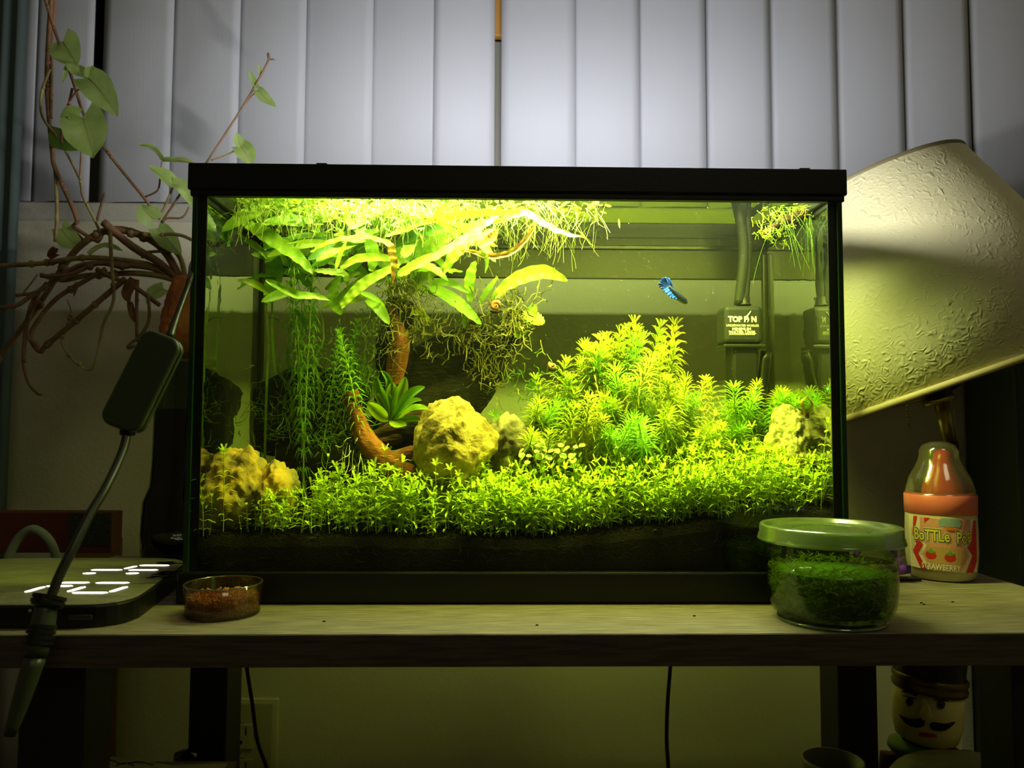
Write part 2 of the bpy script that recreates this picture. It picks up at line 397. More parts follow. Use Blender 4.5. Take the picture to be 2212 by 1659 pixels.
# soil
def soil_z(x, y):
    q = (x+IX)/(2*IX)
    f = .0475+.001*math.sin(q*9)+max(0, q-.55)*.047
    return f+.24*max(0, y-IY0)-.3*max(0, y-.12)*.5+.0016*noise.noise(V((x*60, y*60, 1)))+.001*noise.noise(V((x*200, y*200, 2)))
mb = MB(); nx, ny = 170, 36
for j in range(ny+1):
    for i in range(nx+1):
        x = -IX+.0006+(2*IX-.0012)*i/nx; y = IY0+.0012+(IY1-IY0-.002)*j/ny
        mb.v.append(V((x, y, soil_z(x, y))))
for j in range(ny):
    for i in range(nx):
        a = j*(nx+1)+i; mb.face((a, a+1, a+nx+2, a+nx+1))
def skirt(idx):
    n = len(mb.v)
    for k in idx: mb.v.append(V((mb.v[k].x, mb.v[k].y, .0048)))
    for k in range(len(idx)-1): mb.face((idx[k], n+k, n+k+1, idx[k+1]))
skirt([i for i in range(nx+1)]); skirt([ny*(nx+1)+i for i in range(nx, -1, -1)])
skirt([j*(nx+1) for j in range(ny, -1, -1)]); skirt([j*(nx+1)+nx for j in range(ny+1)])
so = mb.build('substrate', M_soil, smooth_=True); tag(so, 'black grainy soil bed sloping up to the right in the aquarium', 'soil', kind='stuff')
mb = MB()                                     # grains along the surface by the glass
for i in range(1500):
    x = R.uniform(-IX+.003, IX-.003); y = IY0+.002+abs(R.gauss(0, .012)); z = soil_z(x, y)
    r = R.uniform(.0005, .0012)
    mb.ball((x, y, z+r*.3), (r, r, r*.8), 5, 3)
tag(mb.build('soil_grains', M_soil), 'loose dark soil grains along the top of the soil bed', 'soil', kind='stuff')
mb = MB()                                     # pale rootlets against the glass in the soil
for i in range(90):
    x = R.uniform(-IX+.01, IX-.01); z = soil_z(x, IY0)-R.uniform(.002, .02); p = [V((x, IY0+.0008, z))]; a = R.uniform(0, 6.28)
    for k in range(4):
        a += R.uniform(-.8, .8); p.append(p[-1]+V((math.cos(a), 0, math.sin(a)*.7))*R.uniform(.001, .003))
    mb.tube(p, R.uniform(.00006, .00014), 3, 2)
tag(mb.build('rootlets', mat('rootlet', (120, 122, 84), .7)), 'fine pale rootlets pressed against the front glass in the soil', 'roots', kind='stuff')

# ------------------------------------------------------------ aquarium light (hidden behind the front rim)
lc = V((.035, .042, .3385))
al = thing('aquarium_light', 'slim black aquarium light bar lying across the tank rim', 'light', (lc.x, lc.y, .3367))
wd = MB(); n = 0
for x in (lc.x-.2, lc.x+.2):
    wd.v += [V((x, .014, .3385)), V((x, .086, .3385)), V((x, .086, .362)), V((x, .014, .3405))]
for f in ((0, 1, 2, 3), (7, 6, 5, 4), (0, 4, 5, 1), (1, 5, 6, 2), (2, 6, 7, 3), (3, 7, 4, 0)): wd.face(f)
wd.build('lamp_body', M_black, al, bevel=.001)
for s in (-1, 1): MB().box((lc.x+s*.19-.004, .0, .3369), (lc.x+s*.19+.004, AD, .3384)).build('bracket', M_black, al)
l_ = area('led_strip', (lc.x, lc.y, .3379), (0, .12, -1), .39, .04, LAMP_DOWN, (1, .98, .88), al); l_.data.spread = math.radians(160)
area('rear_glow', (lc.x+.01, lc.y+.0455, .3605), (0, .55, .83), .38, .006, LAMP_BACK, (.95, .96, 1), al)
area('end_glow', (lc.x+.202, lc.y+.005, .3412), (1, .1, .1), .04, .006, LAMP_SIDE, (1, .99, .9), al)
area('end_glow', (lc.x-.202, lc.y+.005, .3412), (-1, .3, .4), .04, .006, LAMP_SIDE*1.6, (1, .99, .9), al)

# ------------------------------------------------------------ stones and driftwood in the tank
IY = IY0
def rock_at(name, label, m, px, py, Y, wpx, hpx, d, seed, **k):
    c = at(px, py, Y); q = ppm(Y)
    o = rock(name, m, c, (wpx/2*q, d/2, hpx/2*q), seed, **k); return tag(o, label, 'rock')
rock_at('ochre_rock', 'pointed ochre and grey rock at the left end, half buried in carpet plants', M_rock_y, 515, 1075, .040, 165, 215, .055, 3)
rock_at('ochre_rock', 'smaller rounded ochre lobe leaning on the pointed rock at the left of the tank', M_rock_y, 590, 1075, .045, 100, 165, .05, 8)
rock_at('tan_boulder', 'tall rough tan boulder in the middle of the tank', M_rock_t, 982, 968, .062, 172, 205, .06, 41, rough=.16)
rock_at('grey_rock', 'grey craggy rock with a dark hollow just right of the tan boulder', M_rock_g, 1092, 965, .088, 130, 145, .05, 22, rough=.45)
rock_at('brown_rock', 'small brown knobbly rock between the grey rock and the bushy plants', M_rock_g, 1165, 975, .092, 75, 110, .04, 5, rough=.5)
rock_at('speckled_rock', 'speckled pale rock at the right end of the tank', M_rock_s, 1705, 965, .075, 115, 165, .05, 31)
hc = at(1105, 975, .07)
ho = rock('hollow', mat('rock_shadow', (40, 42, 22), .95), hc, (.012, .006, .010), 12)  # dark-coloured lump paints the shade inside the rock's hollow
tag(ho, 'dark lump standing in for the shade inside the hollow of the grey craggy rock', 'rock')

def wood(name, label, tubes, m, seed, vox=.0022, dis=.006, cat='driftwood'):
    mb = MB()
    for pts, r in tubes: mb.tube([at(*p) for p in pts], r, 10, 4)
    o = mb.build(name, m, smooth_=True); tag(o, label, cat)
    o.modifiers.new('r', 'REMESH').mode = 'VOXEL'; o.modifiers['r'].voxel_size = vox; o.modifiers['r'].use_smooth_shade = True
    for nm, sz, st in (('a', .03, dis), ('b', .007, dis*.38)):
        t = bpy.data.textures.new(nm, 'CLOUDS'); t.noise_scale = sz; t.noise_depth = 3
        md = o.modifiers.new(nm, 'DISPLACE'); md.texture = t; md.strength = st; md.mid_level = .5; md.texture_coords = 'GLOBAL'
    return o
wood('driftwood', 'big dark rotten driftwood mound at the left rear of the tank', [
    ([(560, 880, .13), (640, 850, .13), (720, 850, .13), (790, 870, .13)], [.017, .025, .024, .018]),
    ([(560, 940, .12), (640, 930, .12), (740, 940, .12), (810, 950, .12)], [.018, .026, .026, .02]),
    ([(600, 1000, .10), (700, 1005, .10), (830, 1010, .10)], [.016, .018, .016])], M_wooddk, 1)
wood('driftwood_stump', 'upright dark hollow driftwood stump in the centre of the tank', [
    ([(850, 940, .12), (860, 820, .12), (850, 740, .12), (868, 650, .12)], [.024, .02, .018, .012]),
    ([(870, 870, .125), (940, 800, .13), (1010, 760, .13), (1060, 720, .125)], [.024, .029, .027, .018]),
    ([(900, 900, .11), (980, 870, .12), (1050, 800, .125), (1090, 710, .12)], [.024, .026, .018, .010]),
    ([(1085, 760, .12), (1110, 710, .115), (1125, 670, .11)], [.008, .012, .010]),
    ([(820, 940, .09), (900, 930, .085), (950, 900, .09)], [.012, .015, .01])], M_wooddk, 2)
wood('bare_driftwood', 'reddish brown bare trunk standing on the left side of the dark stump', [
    ([(850, 830, .098), (858, 780, .096), (866, 735, .098), (850, 690, .1), (845, 660, .1)], [.008, .0095, .0085, .006, .004])], M_woodor, 3, .0012, .002)
wood('driftwood_root', 'orange-brown root sloping down to the carpet left of the tan boulder', [
    ([(765, 880, .07), (780, 930, .068), (805, 970, .064), (850, 1010, .06), (900, 1030, .06)], [.006, .0085, .010, .0105, .009]),
    ([(765, 880, .07), (755, 860, .075), (775, 850, .08)], [.006, .006, .004]),
    ([(850, 1000, .06), (890, 975, .062), (915, 985, .06)], [.008, .006, .003])], M_woodor, 4, .0012, .0025)
wood('driftwood_slab', 'layered brown driftwood slab under the broad-leaved rosette plant', [
    ([(800, 945, .075), (850, 925, .078), (905, 915, .08), (945, 890, .08)], [.004, .006, .007, .004]),
    ([(800, 960, .075), (860, 945, .078), (920, 930, .08)], [.004, .006, .005]),
    ([(830, 925, .08), (880, 905, .082), (930, 890, .083)], [.003, .005, .004])], M_wood, 5, .0011, .0035)

# ------------------------------------------------------------ fern with strap leaves: each leaf a part
def blade_px(lst, w_px, y0, y1, m, parent, name='leaf', face=(0, -1, .25), **k):
    n = len(lst); P = [at(a, b, y0+(y1-y0)*i/(n-1)) for i, (a, b) in enumerate(lst)]
    return MB().blade(P, w_px*ppm((y0+y1)/2), face, **k).build(name, m, parent, smooth_=True)
def c4(l): return [(400+a/3.687, 380+b/3.687) for a, b in l]
def c5(l): return [(900+a/3.686, 380+b/3.686) for a, b in l]
fern = thing('strap_leaf_fern', 'big fern with long rippled strap leaves spreading below the water surface at the left', 'plant', at(850, 700, .08))
def straps(t): return lambda t_: max(.05, min(1, math.sin(PI*min(1, t_*.93+.06))**.75))
LV = [
 (c4([(470,380),(560,420),(700,510),(900,650),(1030,790)]),31,.05,.045,M_fern,dict(ripple=.05,rn=7,seed=1)),
 (c4([(350,560),(330,500),(370,430),(500,390)]),17,.07,.055,M_fern_d,dict(ripple=.03)),
 (c4([(400,470),(520,530),(600,590),(655,665)]),13,.05,.045,M_fern,{}),
 (c4([(160,130),(220,240),(270,330),(340,440)]),12,.08,.07,M_fern,{}),
 (c4([(640,830),(750,880),(900,950),(1040,960),(1165,990)]),17,.03,.05,M_fern,dict(cup=.15)),
 (c4([(1030,755),(1150,765),(1270,785),(1290,880)]),18,.045,.06,M_fern_y,{}),
 (c4([(1240,1050),(1330,940),(1450,840),(1600,760),(1720,700)]),22,.05,.06,M_fern_y,dict(ripple=.03,rn=4)),
 (c4([(1000,610),(1100,550),(1250,505),(1450,490),(1640,520)]),14,.045,.06,M_fern_y,dict(ripple=.05)),
 (c4([(1230,750),(1340,670),(1450,650),(1620,655),(1800,690)]),17,.05,.07,M_fern_y,dict(ripple=.04)),
 (c5([(-140,380),(0,350),(-20,500),(-60,620)]),20,.09,.08,M_fern,{}),
 (c4([(1690,790),(1830,720),(1980,620)]),26,.055,.05,M_fern_y,dict(cup=.1)),
 (c4([(1740,650),(1780,580),(1860,475)]),25,.06,.065,M_fern_y,{}),
 (c4([(1480,500),(1620,540),(1650,620),(1665,720),(1650,850)]),16,.045,.05,M_fern_o,dict(ripple=.06)),
 (c4([(1260,270),(1350,390),(1460,500)]),27,.07,.06,M_fern,dict(ripple=.04)),
 (c4([(1600,480),(1750,430),(1900,400),(2020,390)]),15,.06,.06,M_fern_y,{}),
 (c4([(1640,395),(1750,350),(1870,325)]),12,.05,.05,M_fern_y,{}),
 (c4([(1390,925),(1480,960),(1570,1010)]),12,.06,.07,M_fern,{}),
 (c4([(1200,745),(1230,640),(1290,510)]),9,.045,.05,M_fern_y,{}),
 (c4([(440,130),(520,230),(640,400)]),17,.07,.065,M_fern_d,{}),
 (c4([(650,520),(690,640),(710,760),(680,950),(640,1030)]),34,.085,.08,M_fern_d,dict(ripple=.03)),
 (c4([(670,150),(740,230),(850,290)]),34,.09,.08,M_fern_d,{}),
 (c4([(840,108),(720,122),(600,145)]),10,.03,.03,M_fern_y,{}),
 (c5([(60,360),(200,340),(400,310),(640,290),(860,285)]),17,.03,.03,M_fern_y,{}),
 (c5([(130,360),(200,270),(320,200)]),13,.02,.025,M_fern_y,{}),
 (c5([(140,350),(230,400),(310,445)]),12,.02,.025,M_fern_y,{}),
 (c5([(620,380),(760,320),(870,300),(960,350),(1080,420),(1200,465),(1340,490)]),22,.03,.035,M_fern_y,dict(ripple=.03)),
 (c5([(950,370),(900,470),(800,580),(700,630),(560,640),(450,605),(350,595)]),13,.035,.04,M_fern_o,dict(cup=.2,ripple=.04)),
 (c5([(640,430),(480,500),(370,560),(280,660),(200,800)]),30,.055,.06,M_fern_y,dict(ripple=.05,rn=5)),
 (c5([(500,590),(550,640),(560,700),(545,775)]),9,.035,.035,M_fern_y,{}),
 (c5([(-60,760),(100,670),(260,580),(420,480),(560,380),(720,270)]),24,.05,.045,M_fern_y,dict(ripple=.03)),
 (c5([(600,980),(720,870),(850,800),(1000,765),(1100,790),(1200,835)]),30,.085,.09,M_fern,dict(ripple=.03,rn=4)),
 (c5([(430,1010),(420,880),(440,760),(470,675)]),23,.09,.09,M_fern,{}),
 (c5([(500,1010),(560,920),(645,800)]),13,.085,.08,M_fern,{}),
 (c5([(800,1290),(880,1150),(950,1030)]),30,.1,.1,M_fern,dict(ripple=.05)),
 (c5([(850,1100),(940,1140),(1020,1170)]),34,.098,.098,M_fern,dict(ripple=.04)),
 (c5([(230,930),(310,970),(390,1000)]),10,.07,.07,M_fern_y,{}),
 (c5([(500,560),(590,500),(640,430)]),19,.045,.045,M_fern_o,dict(ripple=.05)),
 (c4([(1250,1100),(1180,1000),(1200,870),(1240,760)]),24,.075,.08,M_fern,{}),
 (c4([(1020,700),(1100,680),(1130,620)]),26,.085,.085,M_fern_d,{}),
 (c4([(1480,760),(1500,650),(1470,520),(1400,420)]),26,.08,.08,M_fern,dict(ripple=.03)),
 (c4([(1300,760),(1400,640),(1480,560)]),22,.09,.085,M_fern_d,{}),
 (c4([(1860,700),(1950,600),(2050,520),(2150,430)]),18,.07,.06,M_fern,dict(ripple=.04)),
 (c4([(870,1060),(950,1160),(960,1230)]),11,.07,.07,M_fern_d,{}),
 (c4([(1380,830),(1280,930),(1180,1010)]),15,.07,.08,M_fern,{}),
 (c5([(100,770),(110,830),(120,880)]),8,.06,.06,M_fern_y,{}),
 (c5([(380,1210),(390,1130),(450,1050)]),10,.09,.09,M_fern,{}),
 (c4([(120,700),(180,560),(150,420)]),14,.10,.1,M_fern,{}),
 (c5([(10,480),(10,560),(40,640)]),16,.07,.07,M_fern,{}),
 (c5([(120,660),(150,580),(130,520)]),14,.07,.07,M_fern_o,{}),
 (c4([(1450,180),(1550,130),(1650,110)]),14,.06,.06,M_fern_y,{}),
 (c4([(1750,130),(1850,150),(1880,180)]),17,.04,.04,M_fern_y,{}),
 (c5([(50,160),(200,180),(320,230)]),26,.08,.08,M_fern,{}),
 (c5([(570,200),(680,160),(790,180)]),12,.03,.03,M_fern_y,{}),
]
for i, (l, wd, y0, y1, m, k) in enumerate(LV):
    k = dict(k); rr = random.Random(i); k['ripple'] = k.get('ripple', .03)+.045; k['rn'] = max(k.get('rn', 5), rr.uniform(5, 9)); k.setdefault('sm', 8)
    blade_px(l, wd*1.12, y0, y1, m, fern, face=(rr.uniform(-.5, .5), -1, rr.uniform(.0, .8)), cup=k.pop('cup', .08), prof=straps(0), seed=k.pop('seed', i), **k)
# extra leaves filling the fern's depth
for i in range(100):
    x = R.gauss(780, 125); y = R.uniform(430, 660); a = R.uniform(-.6, .9)+(PI if x < 760 else 0)
    a = R.choice([a, PI+R.uniform(-.6, .6), -R.uniform(.2, 1.2)]); Ln = R.uniform(70, 150); Y = R.uniform(.06, .125)
    if x < 570 or x > 1010: continue
    p = [(x, y), (x+math.cos(a)*Ln*.5, y+math.sin(a)*Ln*.5-R.uniform(0, 18)), (x+math.cos(a)*Ln, y+math.sin(a)*Ln)]
    if max(q[0] for q in p) > 1130 or min(q[1] for q in p) < 415 or min(q[0] for q in p) < 470: continue
    blade_px(p, R.uniform(14, 30), Y, Y-.02, R.choice([M_fern, M_fern, M_fern_d, M_fern_y]), fern, face=(R.uniform(-.6, .6), -1, R.uniform(-.2, .9)), cup=.1, prof=straps(0), ripple=.08, rn=7, seed=i, sm=7)

# rosette plant on the driftwood
ros = thing('rosette_plant', 'small rosette plant with broad pointed leaves on the driftwood slab', 'plant', at(845, 918, .05))
def c7(l): return [(400+a/4.148, 800+b/4.148) for a, b in l]
def ovate(t): return max(.04, math.sin(PI*min(1, t*.97+.02)**1.25)**.8)
for l, wd, m, f in [
    ([(1830,450),(1800,330),(1740,180),(1715,60)],25,M_fern_d,(-.3,-1,.3)), ([(1840,440),(1850,320),(1860,180),(1850,110)],26,M_fern,(0,-1,.2)),
    ([(1850,440),(1900,300),(1950,160),(1975,60)],24,M_fern,(.2,-1,.3)), ([(1860,440),(1930,330),(2040,210),(2150,150)],26,M_fern_d,(.1,-1,.7)),
    ([(1860,440),(1950,350),(2050,280),(2120,270)],17,M_fern,(.2,-1,.8)), ([(1860,450),(1960,400),(2060,350),(2180,345)],27,M_fern,(.2,-.8,1)),
    ([(1825,450),(1780,420),(1700,350),(1635,290)],28,M_fern_y,(-.4,-1,.5)), ([(1825,430),(1790,340),(1740,250),(1720,205)],13,M_fern_y,(-.2,-1,.3)),
    ([(1840,450),(1870,480),(1920,500),(1985,495)],27,M_fern_y,(.2,-1,1)), ([(1850,450),(1900,420),(1960,405)],14,M_fern_y,(.1,-1,.3)),
    ([(1850,450),(1960,450),(2040,440),(2110,450)],18,M_fern_d,(.2,-1,.6)), ([(1845,440),(1820,260),(1830,100),(1760,0)],16,M_fern_d,(0,-1,.2)),
    ([(1845,440),(1830,330),(1835,260),(1820,210)],15,M_fern,(0,-1,.1))]:
    n = len(l); P = [at(*q, .05-.012*(i/(n-1))*(1 if f[2] > .4 else .2)) for i, q in enumerate(c7(l))]
    MB().blade(P, wd*ppm(.05), f, prof=ovate, cup=.22, sm=4, ripple=.006, rn=2).build('leaf', m, ros, smooth_=True)

# ------------------------------------------------------------ stem plants
def whorl_stem(length, nw, per, ll, lw, seed, bend=.02, m=(M_bush, M_carpet_stem), name='bushy_stem_plant', tip_dense=True):
    rr = random.Random(seed); st = MB(); lf = MB()
    bx, by = rr.uniform(-bend, bend), rr.uniform(-bend, .3*bend)
    ax = lambda t: V((bx*t*t, by*t*t, length*t))
    st.tube([ax(i/6) for i in range(7)], [.0008, .0005], 5, 1)
    for i in range(nw):
        t = .12+.88*(i/(nw-1))**(.82 if tip_dense else 1); p = ax(t); L_ = ll*(1-.45*max(0, (t-.8)/.2))*rr.uniform(.85, 1.1)
        for k in range(per):
            a = 2*PI*k/per+i*.55+rr.uniform(-.12, .12); up = .35+(1.2*max(0, t-.75)/.25)
            d = V((math.cos(a), math.sin(a), 0))
            pts = [p, p+d*L_*.5+V((0, 0, L_*.22*up+.0008)), p+d*L_*(.98-.25*(up-.35))+V((0, 0, L_*(-.12+.55*(up-.35))))]
            lf.blade(pts, lw, (d.x*-.2, d.y*-.2, 1), sm=2, cols=2, cup=.25, prof=lambda t: max(.1, math.sin(PI*min(1, t*.85+.12))))
    a = st.build('stem', m[1]); b = lf.build('foliage', m[0], smooth_=True)
    ma, mb_ = a.data, b.data; bpy.data.objects.remove(a); bpy.data.objects.remove(b)
    return ma, mb_
def place_stem(name, label, cat, group, meshes, loc, rot, sc):
    t = thing(name, label, cat, loc, group); t.rotation_euler = rot; t.scale = (sc,)*3
    for nm, me in zip(('stem', 'foliage'), meshes):
        o = bpy.data.objects.new(nm, me); C.objects.link(o); o.parent = t
        if nm == 'foliage': o['kind'] = 'stuff'
    return t
BV = [whorl_stem(.085, 17, 9, .0185, .0014, s, .022, (m, M_carpet_stem)) for s, m in ((1, M_bush), (2, M_bush_o), (3, M_bush), (4, M_bush_g), (5, M_bush))]
def out_y(x):                                  # outline of the bush in the photo
    pts = [(1040,930),(1110,880),(1150,830),(1190,790),(1240,748),(1290,722),(1340,705),(1400,690),(1440,690),(1480,735),(1520,775),(1570,800),(1620,825),(1680,815),(1730,835),(1770,815),(1800,790)]
    for a, b in zip(pts, pts[1:]):
        if a[0] <= x <= b[0]: return a[1]+(b[1]-a[1])*(x-a[0])/(b[0]-a[0])
    return 900
def aim(base, tip):                            # rotate +Z from base to tip
    return (tip-base).to_track_quat('Z', 'Y').to_euler()
def put(me, tx, ty, Y, lab, grp, lean, sc=1, name='bushy_stem_plant', L0=.085):
    tip = at(tx, ty, Y); base = V((tip.x+lean[0], min(.15, max(.01, Y+lean[1])), 0)); base.z = soil_z(base.x, base.y)-.004
    L_ = max(.02, (tip-base).length); s = L_/L0
    t = place_stem(name, lab, 'plant', grp, me, base, aim(base, tip), 1.0)
    t.scale = (sc, sc, s); return t
for i in range(112):
    x = R.uniform(1120, 1800); dn = R.random()**1.3; y = out_y(x)+12+dn*190
    if y > 965: continue
    Y = .118-dn*.06+R.uniform(-.015, .008)
    if 1560 < x < 1800 and y < 850: Y = min(Y, .1)
    if 1650 < x < 1780 and y > 880: continue
    right = x > 1560
    me = R.choice(BV if not right else BV[1:4]+[BV[3]])
    hue = 'fresh green' if me is BV[3] else 'pale yellow-tipped' if me is BV[1] else 'yellow-green'
    lev = 'near the top of' if dn < .3 else 'halfway down' if dn < .62 else 'at the foot of'
    wh = 'the mound above the grey rock' if x < 1250 else 'the mound left of its peak' if x < 1400 else 'the mound right of its peak' if x < 1560 else 'the row below the filter' if x < 1680 else 'the row by the right glass'
    put(me, x, y, Y, '%s bushy stem %s %s' % (hue, lev, wh), 'bushy stem plants in the right half of the tank', (R.uniform(-.035, .03)-(.012 if x < 1250 else 0), R.uniform(.01, .085)), R.uniform(.8, 1.15))
place_special = [
    (1440, 700, .115, 'topmost bushy stem with a feathery crown at the peak of the plant mound', BV[1], (-.01, .01), 1.2),
    (1345, 790, .06, 'bushy stem whose star-shaped pale tip faces the glass amid the right-hand mound', BV[1], (.0, .07), 1.25),
    (1110, 880, .085, 'stem plant leaning out left over the grey rock from the bushy mound', BV[3], (.05, .02), .8),
    (1600, 830, .095, 'bushy stem standing directly below the black filter', BV[3], (.0, .02), 1.1),
    (1240, 745, .10, 'bushy stem with long upright yellow leaves at the left shoulder of the mound', BV[1], (.02, .02), 1.3)]
for tx, ty, Y, lab, me, ln, sc in place_special:
    t = put(me, tx, ty, Y, lab, None, ln, sc)
# dark green stems at the upper left
GV = [whorl_stem(.085, 24, 6, .011, .0013, 20+s, .012, (m, M_carpet_stem)) for s, m in ((1, M_bush_g), (2, M_fern), (3, M_bush_g))]
for x, y, Y, ln in [(640, 480, .075, (.01, .01)), (665, 500, .08, (.0, .0)), (625, 560, .09, (.02, 0)), (690, 640, .1, (-.005, .01)), (735, 720, .09, (-.02, 0)), (760, 700, .095, (-.015, .01)), (700, 760, .085, (-.01, .02)), (680, 700, .10, (0, .02)), (745, 770, .08, (-.02, .02)), (720, 790, .1, (0, .02)), (770, 760, .1, (-.01, .01)), (655, 620, .1, (0, .01)), (480, 450, .03, (-.0, .01))][:6]:
    put(R.choice(GV), x, y, Y, 'green narrow-leaved stem plant among the fern leaves in the upper left of the tank', 'green stem plants in the upper left of the tank', ln, .9, L0=.085)
put(GV[0], 742, 722, .06, 'green stem plant with a drooping side shoot just left of the driftwood stump', None, (.03, .01), 1.1)
# long thin grassy plants on the left
for i, (l, wd) in enumerate([([(600,860),(590,760),(588,640),(600,540)],7), ([(640,850),(620,780),(628,720),(600,690),(575,688)],8), ([(655,850),(650,760),(660,680),(640,600)],6), ([(615,860),(640,800),(655,740),(650,640)],7), ([(690,850),(680,780),(700,730),(690,640)],6), ([(630,860),(600,800),(618,742)],7), ([(575,860),(580,740),(572,600),(590,520)],5)]):
    P = [at(a, b, .12-i*.004) for a, b in l]; b0 = P[0].copy(); b0.z = soil_z(b0.x, min(b0.y, .15))-.002
    o = MB().blade([b0]+P, wd*ppm(.12), (.3*(-1)**i, -1, 0), prof=lambda t: max(.25, 1-t**3), cols=2).build('ribbon_plant', M_fern_d if i % 2 else M_fern, smooth_=True)
    tag(o, 'thin ribbon-like leaf rising behind the left driftwood near the rear left corner', 'plant', 'ribbon leaves in the rear left corner')

# ------------------------------------------------------------ carpet plants
def carpet_stem(h, seed, mats=False):
    rr = random.Random(seed); mb = MB(); bx, by = rr.uniform(-.007, .007), rr.uniform(-.006, .003)
    ax = lambda t: V((bx*t*t, by*t*t, h*t))
    mb.cur = 1; mb.tube([ax(0), ax(.5), ax(1)], [.00045, .0003], 3, 2, cap=False); mb.cur = 0
    n = max(4, int(h/.0062))
    for i in range(n):
        t = .15+.85*(i+.5*rr.random())/(n-.3); t = min(t, 1); p = ax(t); a0 = (i % 2)*PI/2+rr.uniform(-.35, .35)+seed
        L_ = .0104*rr.uniform(.75, 1.15); tip = t > .9
        for s in ((0, 1) if not tip else (0, 1, .5, 1.5)):
            a = a0+PI*s; d = V((math.cos(a), math.sin(a), 0)); u = rr.uniform(.3, .6) if not tip else (.75 if s in (0, 1) else 1.5)
            f = 1 if not tip else .7
            mb.blade([p, p+d*L_*.45*f+V((0, 0, L_*.35*u)), p+d*L_*f*(1 if s in (0, 1) else .55)+V((0, 0, L_*(.02+.6*(u-.5))))], .0019, (d.x*-.3, d.y*-.3, 1), sm=2, cols=2,
                     prof=lambda t: max(.12, math.sin(PI*min(1, t*.85+.13))**.8))
    return mb
CV = []
for i in range(12):
    mb = carpet_stem([.022, .028, .034, .04, .026, .032, .045, .03, .036, .024, .05, .038][i], i*1.7)
    o = mb.build('carpet_stem', [M_carpet, M_carpet_stem], smooth_=True); CV.append((mb, o.data)); bpy.data.objects.remove(o)
def carpet_top(x):                              # photo y of the carpet's top outline
    pts = [(420,1075),(640,1060),(760,1000),(900,990),(1060,1010),(1180,985),(1300,960),(1420,950),(1560,930),(1640,960),(1720,990),(1810,960)]
    for a, b in zip(pts, pts[1:]):
        if a[0] <= x <= b[0]: return a[1]+(b[1]-a[1])*(x-a[0])/(b[0]-a[0])
    return 1000
def px_of(p):
    d = p-CAM; z = d.dot(FW); return 1106+F_PX*d.dot(RT)/z, 829.5-F_PX*d.dot(UP)/z
cand = []
while len(cand) < 2100:
    x = R.uniform(-IX+.006, IX-.006); y = IY0+.006+R.random()**.95*.112
    z = soil_z(x, y); qx, qy = px_of(V((x, y, z))); hmax = (qy-carpet_top(qx))*ppm(y)
    k = R.randrange(12); h = [.022, .028, .034, .04, .026, .032, .045, .03, .036, .024, .05, .038][k]
    if hmax < .006: continue
    sc = R.uniform(.8, 1.15)
    if h*sc > hmax*1.12: sc = hmax*R.uniform(.9, 1.15)/h
    if sc < .35: continue
    if x < -.12 and R.random() < .5: continue
    if x < -.17 and y > .03 and R.random() < .8: continue
    cand.append((y, x, z, k, sc, R.uniform(0, 6.28), R.uniform(-.25, .25), R.uniform(-.25, .25)))
cand.sort()
step = 3                                        # the nearest few hundred stand alone, the rest grows as one mass
big = MB(); n_ind = 0
for i, (y, x, z, k, sc, a, tx, ty) in enumerate(cand):
    M = Matrix.Translation((x, y, z-.002)) @ Matrix.Rotation(tx, 4, 'X') @ Matrix.Rotation(ty, 4, 'Y') @ Matrix.Rotation(a, 4, 'Z') @ Matrix.Diagonal((max(sc, .75), max(sc, .75), sc, 1))
    if n_ind < 280:
        o = bpy.data.objects.new('carpet_plant', CV[k][1]); C.objects.link(o); o.matrix_world = M; n_ind += 1
        qx = px_of(V((x, y, z)))[0]; hh_ = [.022, .028, .034, .04, .026, .032, .045, .03, .036, .024, .05, .038][k]*sc
        wh = 'the pointed ochre rock' if qx < 640 else 'the left driftwood' if qx < 860 else 'the tan boulder' if qx < 1070 else 'the grey rock' if qx < 1200 else 'the bushy mound' if qx < 1560 else 'the speckled rock'
        tag(o, '%s bright green carpet stem near the front glass before %s' % ('tallish' if hh_ > .034 else 'short' if hh_ > .024 else 'tiny', wh), 'plant', 'carpet plants along the front glass')
    else:
        s = CV[k][0]; n0 = len(big.v); big.v += [M @ v for v in s.v]
        big.f += [tuple(n0+q for q in f) for f in s.f]; big.mi += s.mi
tag(big.build('carpet_plants', [M_carpet, M_carpet_stem], smooth_=True), 'dense bright yellow-green carpet of small-leaved plants over the whole soil bed', 'plant', kind='stuff')
tall = [(487, 965, .012, 'tallest lone carpet stem, standing in front of the pointed ochre rock'), (443, 1035, .008, 'lone carpet stem beside the left front corner of the tank'), (695, 980, .03, 'tall carpet stem with a star tip in front of the left driftwood'), (827, 965, .03, 'tall carpet stem rising before the orange-brown root'), (1500, 880, .05, 'tall bright stem rising out of the carpet below the bushy mound'), (1560, 890, .05, 'tall bright stem below the black filter at the carpet edge'), (1770, 910, .012, 'tall bright stem close to the right front corner of the tank'), (1640, 920, .03, 'tall bright stem just left of the speckled rock'), (1440, 905, .045, 'slanted tall stem at the middle of the bushy mound foot')]
for i, (qx, qy, Y, lab) in enumerate(tall):
    tip = at(qx, qy, Y); bz = soil_z(tip.x, Y)-.003; h = tip.z-bz
    mb = carpet_stem(h, 50+i); o = mb.build('tall_carpet_plant', [M_carpet, M_carpet_stem], smooth_=True)
    o.location = (tip.x, Y, bz); tag(o, lab, 'plant')

